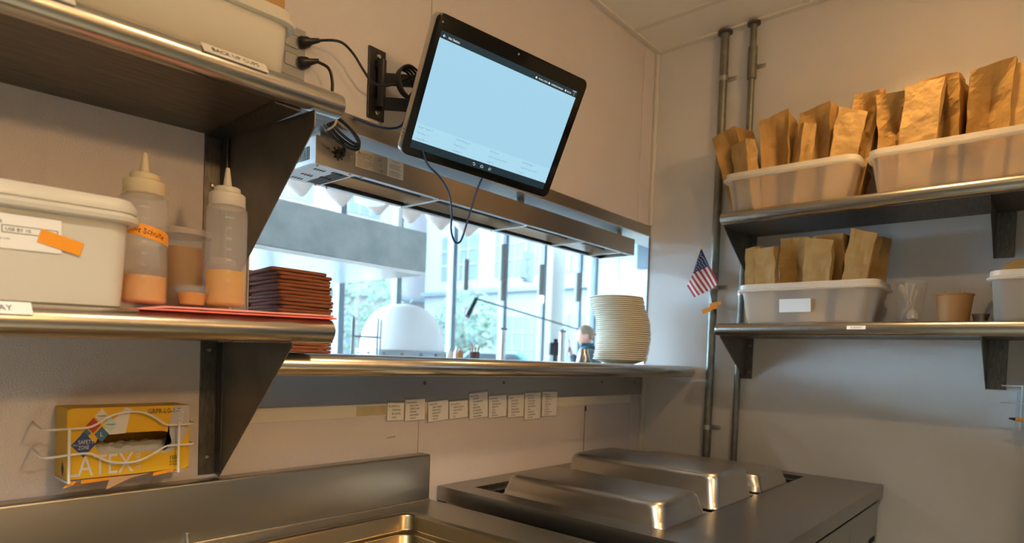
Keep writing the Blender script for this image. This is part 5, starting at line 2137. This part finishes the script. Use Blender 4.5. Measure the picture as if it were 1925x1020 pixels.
for k in range(3):
    b = NB()
    p = Vector((14.8, 13.1, 4.97 - .35 * k))
    v = (Vector((-2.5, -1.4, 4.6)) - p).normalized()
    v.z = 0
    cyl(b, p + v * .13, p + v * .22, .13, n=16)
    obj('lens', b, M_signal, t, True)


def tree(label, x, y, h, r, seed):
    t = thing('street_tree', label, 'tree', (x, y, -.02))
    b = NB()
    tube(b, [(x, y, -.02), (x + .05, y, h * .35), (x - .05, y + .05, h * .6), (x, y, h * .8)], .07, n=8)
    obj('trunk', b, M_bark, t, True)
    rnd = random.Random(seed)
    b = NB()
    for i in range(1400):
        while True:
            q = Vector((rnd.uniform(-1, 1), rnd.uniform(-1, 1), rnd.uniform(-1, 1)))
            if .2 < q.length < 1 and noise.noise(q * 2.2 + Vector((seed, 0, 0))) > -.12:
                break
        p = Vector((x + q.x * r, y + q.y * r, h * .62 + q.z * h * .36))
        u = Vector((rnd.uniform(-1, 1), rnd.uniform(-1, 1), rnd.uniform(-1, 1))).normalized()
        v = u.orthogonal().normalized()
        s = rnd.uniform(.07, .15)
        quad(b, p - u * s, p - v * s * .5, p + u * s, p + v * s * .5)
    obj('crown', b, M_leaf, t)


tree('small green street tree seen past the pendant nearest the tablet loop', 12.5, 13.85, 3.8, 1.2, 1)
tree('green street tree behind the oven and rack', 9.4, 15.6, 4.4, 1.7, 2)
tree('green street tree behind the hanging rust napkins', 5.0, 18.6, 4.2, 1.5, 3)

# parked car beyond the glass
t = thing('parked_car', 'dark teal car parked beyond the glass', 'car', (10.6, 11.0, -.02))
cx_, cy_ = 10.75, 11.2
Mx = Matrix.Translation((cx_, cy_, .0)) @ Matrix.Rotation(R(-47), 4, 'Z')
b = NB()
body = [(-2.2, .35), (-2.2, .85), (-1.9, .98), (-1.0, 1.02), (-.45, 1.50), (.9, 1.52), (1.55, 1.05), (2.15, .95), (2.25, .6), (2.2, .35)]
t2 = NB()
loft(t2, [[(x, y, .8 + (z - .8) * s) for x, z in body] for y, s in ((-.85, .9), (-.78, 1), (.78, 1), (.85, .9))])
join(b, t2, Mx)
obj('car_body', b, M_car, t, True, angle=30)
b = NB()
for s in (-1, 1):
    t2 = NB()
    prism(t2, [(-.85, 1.06), (-.42, 1.42), (.82, 1.43), (1.3, 1.06)], 'y', s * .835, s * .86)
    join(b, t2, Mx)
obj('side_window', b, M_glossblack, t)
for x in (-1.4, 1.4):
    for y in (-.80, .80):
        b = NB()
        t2 = NB()
        cyl(t2, (x, y - .1, .31), (x, y + .1, .31), .33, n=24)
        join(b, t2, Mx)
        obj('wheel', b, M_rub, t, True)

# ------------------------------------------------------------------ film kit and the person in the dining room
t = thing('microphone_boom', 'long thin boom pole with a dark microphone hanging at its tip', 'microphone boom', (3.35, 2.9, 0))
P0, P1 = Vector((2.06, 3.09, 1.900)), Vector((3.92, 2.80, 1.62))
b = NB()
cyl(b, P0, P1, .0085, n=8)
obj('pole', b, M_black, t, True)
b = NB()
cyl(b, P0 + Vector((-.13, .0, -.19)), P0 + Vector((-.01, 0, .005)), .026, .022, n=14)
cyl(b, P0 + Vector((-.01, 0, .0)), P0 + Vector((.02, 0, .03)), .008, n=8)
obj('microphone', b, M_black, t, True)
b = NB()
cyl(b, (3.92, 2.80, .02), (3.92, 2.80, 1.64), .014, n=10)
obj('stand_column', b, M_black, t, True)
for k in range(3):
    b = NB()
    a = k * 2.1 + .4
    cyl(b, (3.92, 2.80, .55), (3.92 + .45 * math.cos(a), 2.80 + .45 * math.sin(a), .008), .010, n=8)
    obj('leg', b, M_black, t, True)
t = thing('video_camera', 'dark video camera on a tripod between canister and person', 'video camera', (2.0, 2.0, 0))
cx_, cy_ = 1.985, 2.01
Mx = Matrix.Translation((cx_, cy_, 1.40)) @ Matrix.Rotation(R(40), 4, 'Z')
b = NB()
box(b, -.10, .10, -.055, .055, -.05, .06, .008, M=Mx)
box(b, -.06, .05, -.02, .02, .06, .095, .006, M=Mx)
obj('camera_body', b, M_black, t)
b = NB()
t2 = NB()
cyl(t2, (.10, 0, 0), (.20, 0, 0), .04, .045, n=18)
join(b, t2, Mx)
obj('lens', b, M_black, t, True)
b = NB()
cyl(b, (cx_, cy_, 1.0), (cx_, cy_, 1.35), .025, n=12)
obj('tripod_head', b, M_black, t, True)
for k in range(3):
    b = NB()
    a = k * 2.1
    cyl(b, (cx_, cy_, 1.02), (cx_ + .24 * math.cos(a), cy_ + .24 * math.sin(a), .006), .014, n=8)
    obj('leg', b, M_black, t, True)

# person: a standing adult in profile, phone raised
PX, PY = 3.36, 2.58
fw = Vector((-.657, .754, 0)).normalized()       # facing
rt = Vector((fw.y, -fw.x, 0))                    # their right hand side
H0 = Vector((PX, PY, 0))


def PP(f, r, z):
    return H0 + fw * f + rt * r + Vector((0, 0, z))


def skin_mesh(verts, edges, rad, root=0, sub=2):
    me = bpy.data.meshes.new('sk')
    me.from_pydata([tuple(v) for v in verts], edges, [])
    o_ = bpy.data.objects.new('sk', me)
    COL.objects.link(o_)
    o_.modifiers.new('s', 'SKIN')
    for i, v in enumerate(me.skin_vertices[0].data):
        v.radius = (rad[i], rad[i]) if not isinstance(rad[i], tuple) else rad[i]
        v.use_root = (i == root)
    m2 = o_.modifiers.new('ss', 'SUBSURF')
    m2.levels = m2.render_levels = sub
    dg = bpy.context.evaluated_depsgraph_get()
    r = bpy.data.meshes.new_from_object(o_.evaluated_get(dg))
    bpy.data.objects.remove(o_)
    return r


V = [PP(0, 0, .93), PP(0, 0, 1.08), PP(.01, 0, 1.25), PP(.0, 0, 1.38), PP(.005, 0, 1.455), PP(.02, 0, 1.50),
     PP(0, .09, .90), PP(.01, .10, .50), PP(-.02, .10, .09), PP(.12, .11, .045),
     PP(0, -.09, .90), PP(.03, -.10, .50), PP(.0, -.10, .09), PP(.14, -.11, .045),
     PP(-.0, .17, 1.37), PP(.0, .215, 1.12), PP(.22, .16, 1.16), PP(.275, .14, 1.21),
     PP(-.0, -.17, 1.37), PP(.04, -.23, 1.12), PP(.165, -.15, 1.30), PP(.205, -.13, 1.375)]
E_ = [(0, 1), (1, 2), (2, 3), (3, 4), (4, 5), (0, 6), (6, 7), (7, 8), (8, 9), (0, 10), (10, 11), (11, 12), (12, 13), (3, 14), (14, 15), (15, 16), (16, 17), (3, 18), (18, 19), (19, 20), (20, 21)]
rad = [.15, .14, .15, .14, .06, .055, .085, .06, .042, .035, .085, .06, .042, .035, .07, .05, .036, .028, .07, .05, .036, .028]
me = skin_mesh(V, E_, rad)
b = NB()
b.from_mesh(me)
bpy.data.meshes.remove(me)
# head with brow, nose, chin, ears
hc = PP(.045, 0, 1.590)
t2 = NB()
bmesh.ops.create_uvsphere(t2, u_segments=28, v_segments=20, radius=1)
for v in t2.verts:
    x, y, z = v.co        # x forward, y side, z up
    sx, sy, sz = .098, .076, .118
    if z < 0:
        sx *= 1 - .18 * (-z)
        sy *= 1 - .30 * (-z)
    X, Y, Z = x * sx, y * sy, z * sz
    if x > .3:
        X += .024 * math.exp(-((z + .12) / .16) ** 2 - (y / .20) ** 2)       # nose
        X += .006 * math.exp(-((z - .18) / .12) ** 2)                       # brow
        X -= .007 * math.exp(-((z - .04) / .08) ** 2 - ((abs(y) - .38) / .18) ** 2)   # eye hollows
        X += .008 * math.exp(-((z + .50) / .10) ** 2 - (y / .28) ** 2)       # lips
        X += .014 * math.exp(-((z + .85) / .15) ** 2 - (y / .35) ** 2)       # chin
    v.co = hc + fw * X + rt * Y + Vector((0, 0, Z))
join(b, t2)
for s in (-1, 1):
    t2 = NB()
    bmesh.ops.create_uvsphere(t2, u_segments=12, v_segments=8, radius=1)
    for v in t2.verts:
        v.co = hc + fw * (-.012 + v.co.x * .020) + rt * (s * .074 + v.co.y * .010) + Vector((0, 0, -.008 + v.co.z * .032))
    join(b, t2)
# hands with fingers
for s, wv, d_ in ((-1, PP(.205, -.13, 1.375), (fw * .35 + Vector((0, 0, .95))).normalized()), (1, PP(.275, .14, 1.21), (fw * .8 + Vector((0, 0, .4))).normalized())):
    side = rt * -s
    nrm = d_.cross(rt).normalized()
    HV = [wv, wv + d_ * .035, wv + d_ * .085]
    HE = [(0, 1), (1, 2)]
    HR = [.026, (.034, .020), (.036, .018)]
    for k, (o1, ln) in enumerate(((-.030, .062), (-.010, .072), (.010, .068), (.030, .054))):
        i0 = len(HV)
        base = wv + d_ * .088 + rt * o1
        HV += [base, base + d_ * ln * .5 - nrm * .006, base + d_ * ln * .85 - nrm * .022]
        HE += [(2, i0), (i0, i0 + 1), (i0 + 1, i0 + 2)]
        HR += [.0095, .009, .0075]
    i0 = len(HV)
    HV += [wv + d_ * .035 + rt * (-.040), wv + d_ * .07 + rt * (-.058) - nrm * .015]
    HE += [(1, i0), (i0, i0 + 1)]
    HR += [.012, .009]
    hm = skin_mesh(HV, HE, HR)
    b.from_mesh(hm)
    bpy.data.meshes.remove(hm)
tp = bpy.data.meshes.new('tmp')
b.to_mesh(tp)
b.free()
to = bpy.data.objects.new('tmp', tp)
COL.objects.link(to)
rm = to.modifiers.new('r', 'REMESH')
rm.mode = 'VOXEL'
rm.voxel_size = .009
dg = bpy.context.evaluated_depsgraph_get()
bodym = bpy.data.meshes.new_from_object(to.evaluated_get(dg))
bpy.data.objects.remove(to)
b = NB()
b.from_mesh(bodym)
bodyobj = obj('person', b, M_skin, None, True, loc=(PX, PY, 0))
tag(bodyobj, 'person in dark jacket and teal scarf holding up a phone, in profile behind the plates', 'person')


def clothing(name, m, keep, off):
    b = NB()
    b.from_mesh(bodym)
    b.normal_update()
    nn = {v.index: v.normal.copy() for v in b.verts}
    b.verts.ensure_lookup_table()
    rem = [f for f in b.faces if not keep(f.calc_center_median())]
    bmesh.ops.delete(b, geom=rem, context='FACES')
    for v in b.verts:
        v.co += v.normal * off
    o_ = obj(name, b, m, bodyobj, True)
    s_ = o_.modifiers.new('cloth', 'SOLIDIFY')
    s_.thickness = .004
    return o_


def rel(c):
    q = c - H0
    return q.dot(fw), q.dot(rt), q.z


def is_hand(c):
    return min((c - PP(.205, -.13, 1.375)).dot((fw * .35 + Vector((0, 0, .95))).normalized()), 9) > -.01 and (c - PP(.205, -.13, 1.42)).length < .17 or ((c - PP(.30, .14, 1.25)).length < .10)


clothing('jacket', M_jack, lambda c: .86 < rel(c)[2] < 1.465 and not is_hand(c), .012)
clothing('trousers', M_trouser, lambda c: .09 < rel(c)[2] < .92, .009)
clothing('shoes', M_black, lambda c: rel(c)[2] < .10, .004)
clothing('scarf', M_collar, lambda c: 1.425 < rel(c)[2] < 1.515 and rel(c)[0] < .085 and abs(rel(c)[1]) < .11, .020)
clothing('hair', M_hair, lambda c: rel(c)[2] > 1.55 and (c - hc).dot(fw) < .045 + (rel(c)[2] - 1.60) * .35 and abs(rel(c)[1]) < .1 and not (abs(rel(c)[1]) > .06 and rel(c)[2] < 1.61 and (c - hc).dot(fw) > -.04), .010)
b = NB()
pc = PP(.240, -.150, 1.470)
box(b, -.004, .004, -.036, .036, -.07, .07, .003, M=Matrix.Translation(pc) @ Matrix.Rotation(math.atan2(fw.y, fw.x), 4, 'Z'))
tag(obj('phone', b, M_black), 'dark phone held up in the raised hand of the person', 'phone')
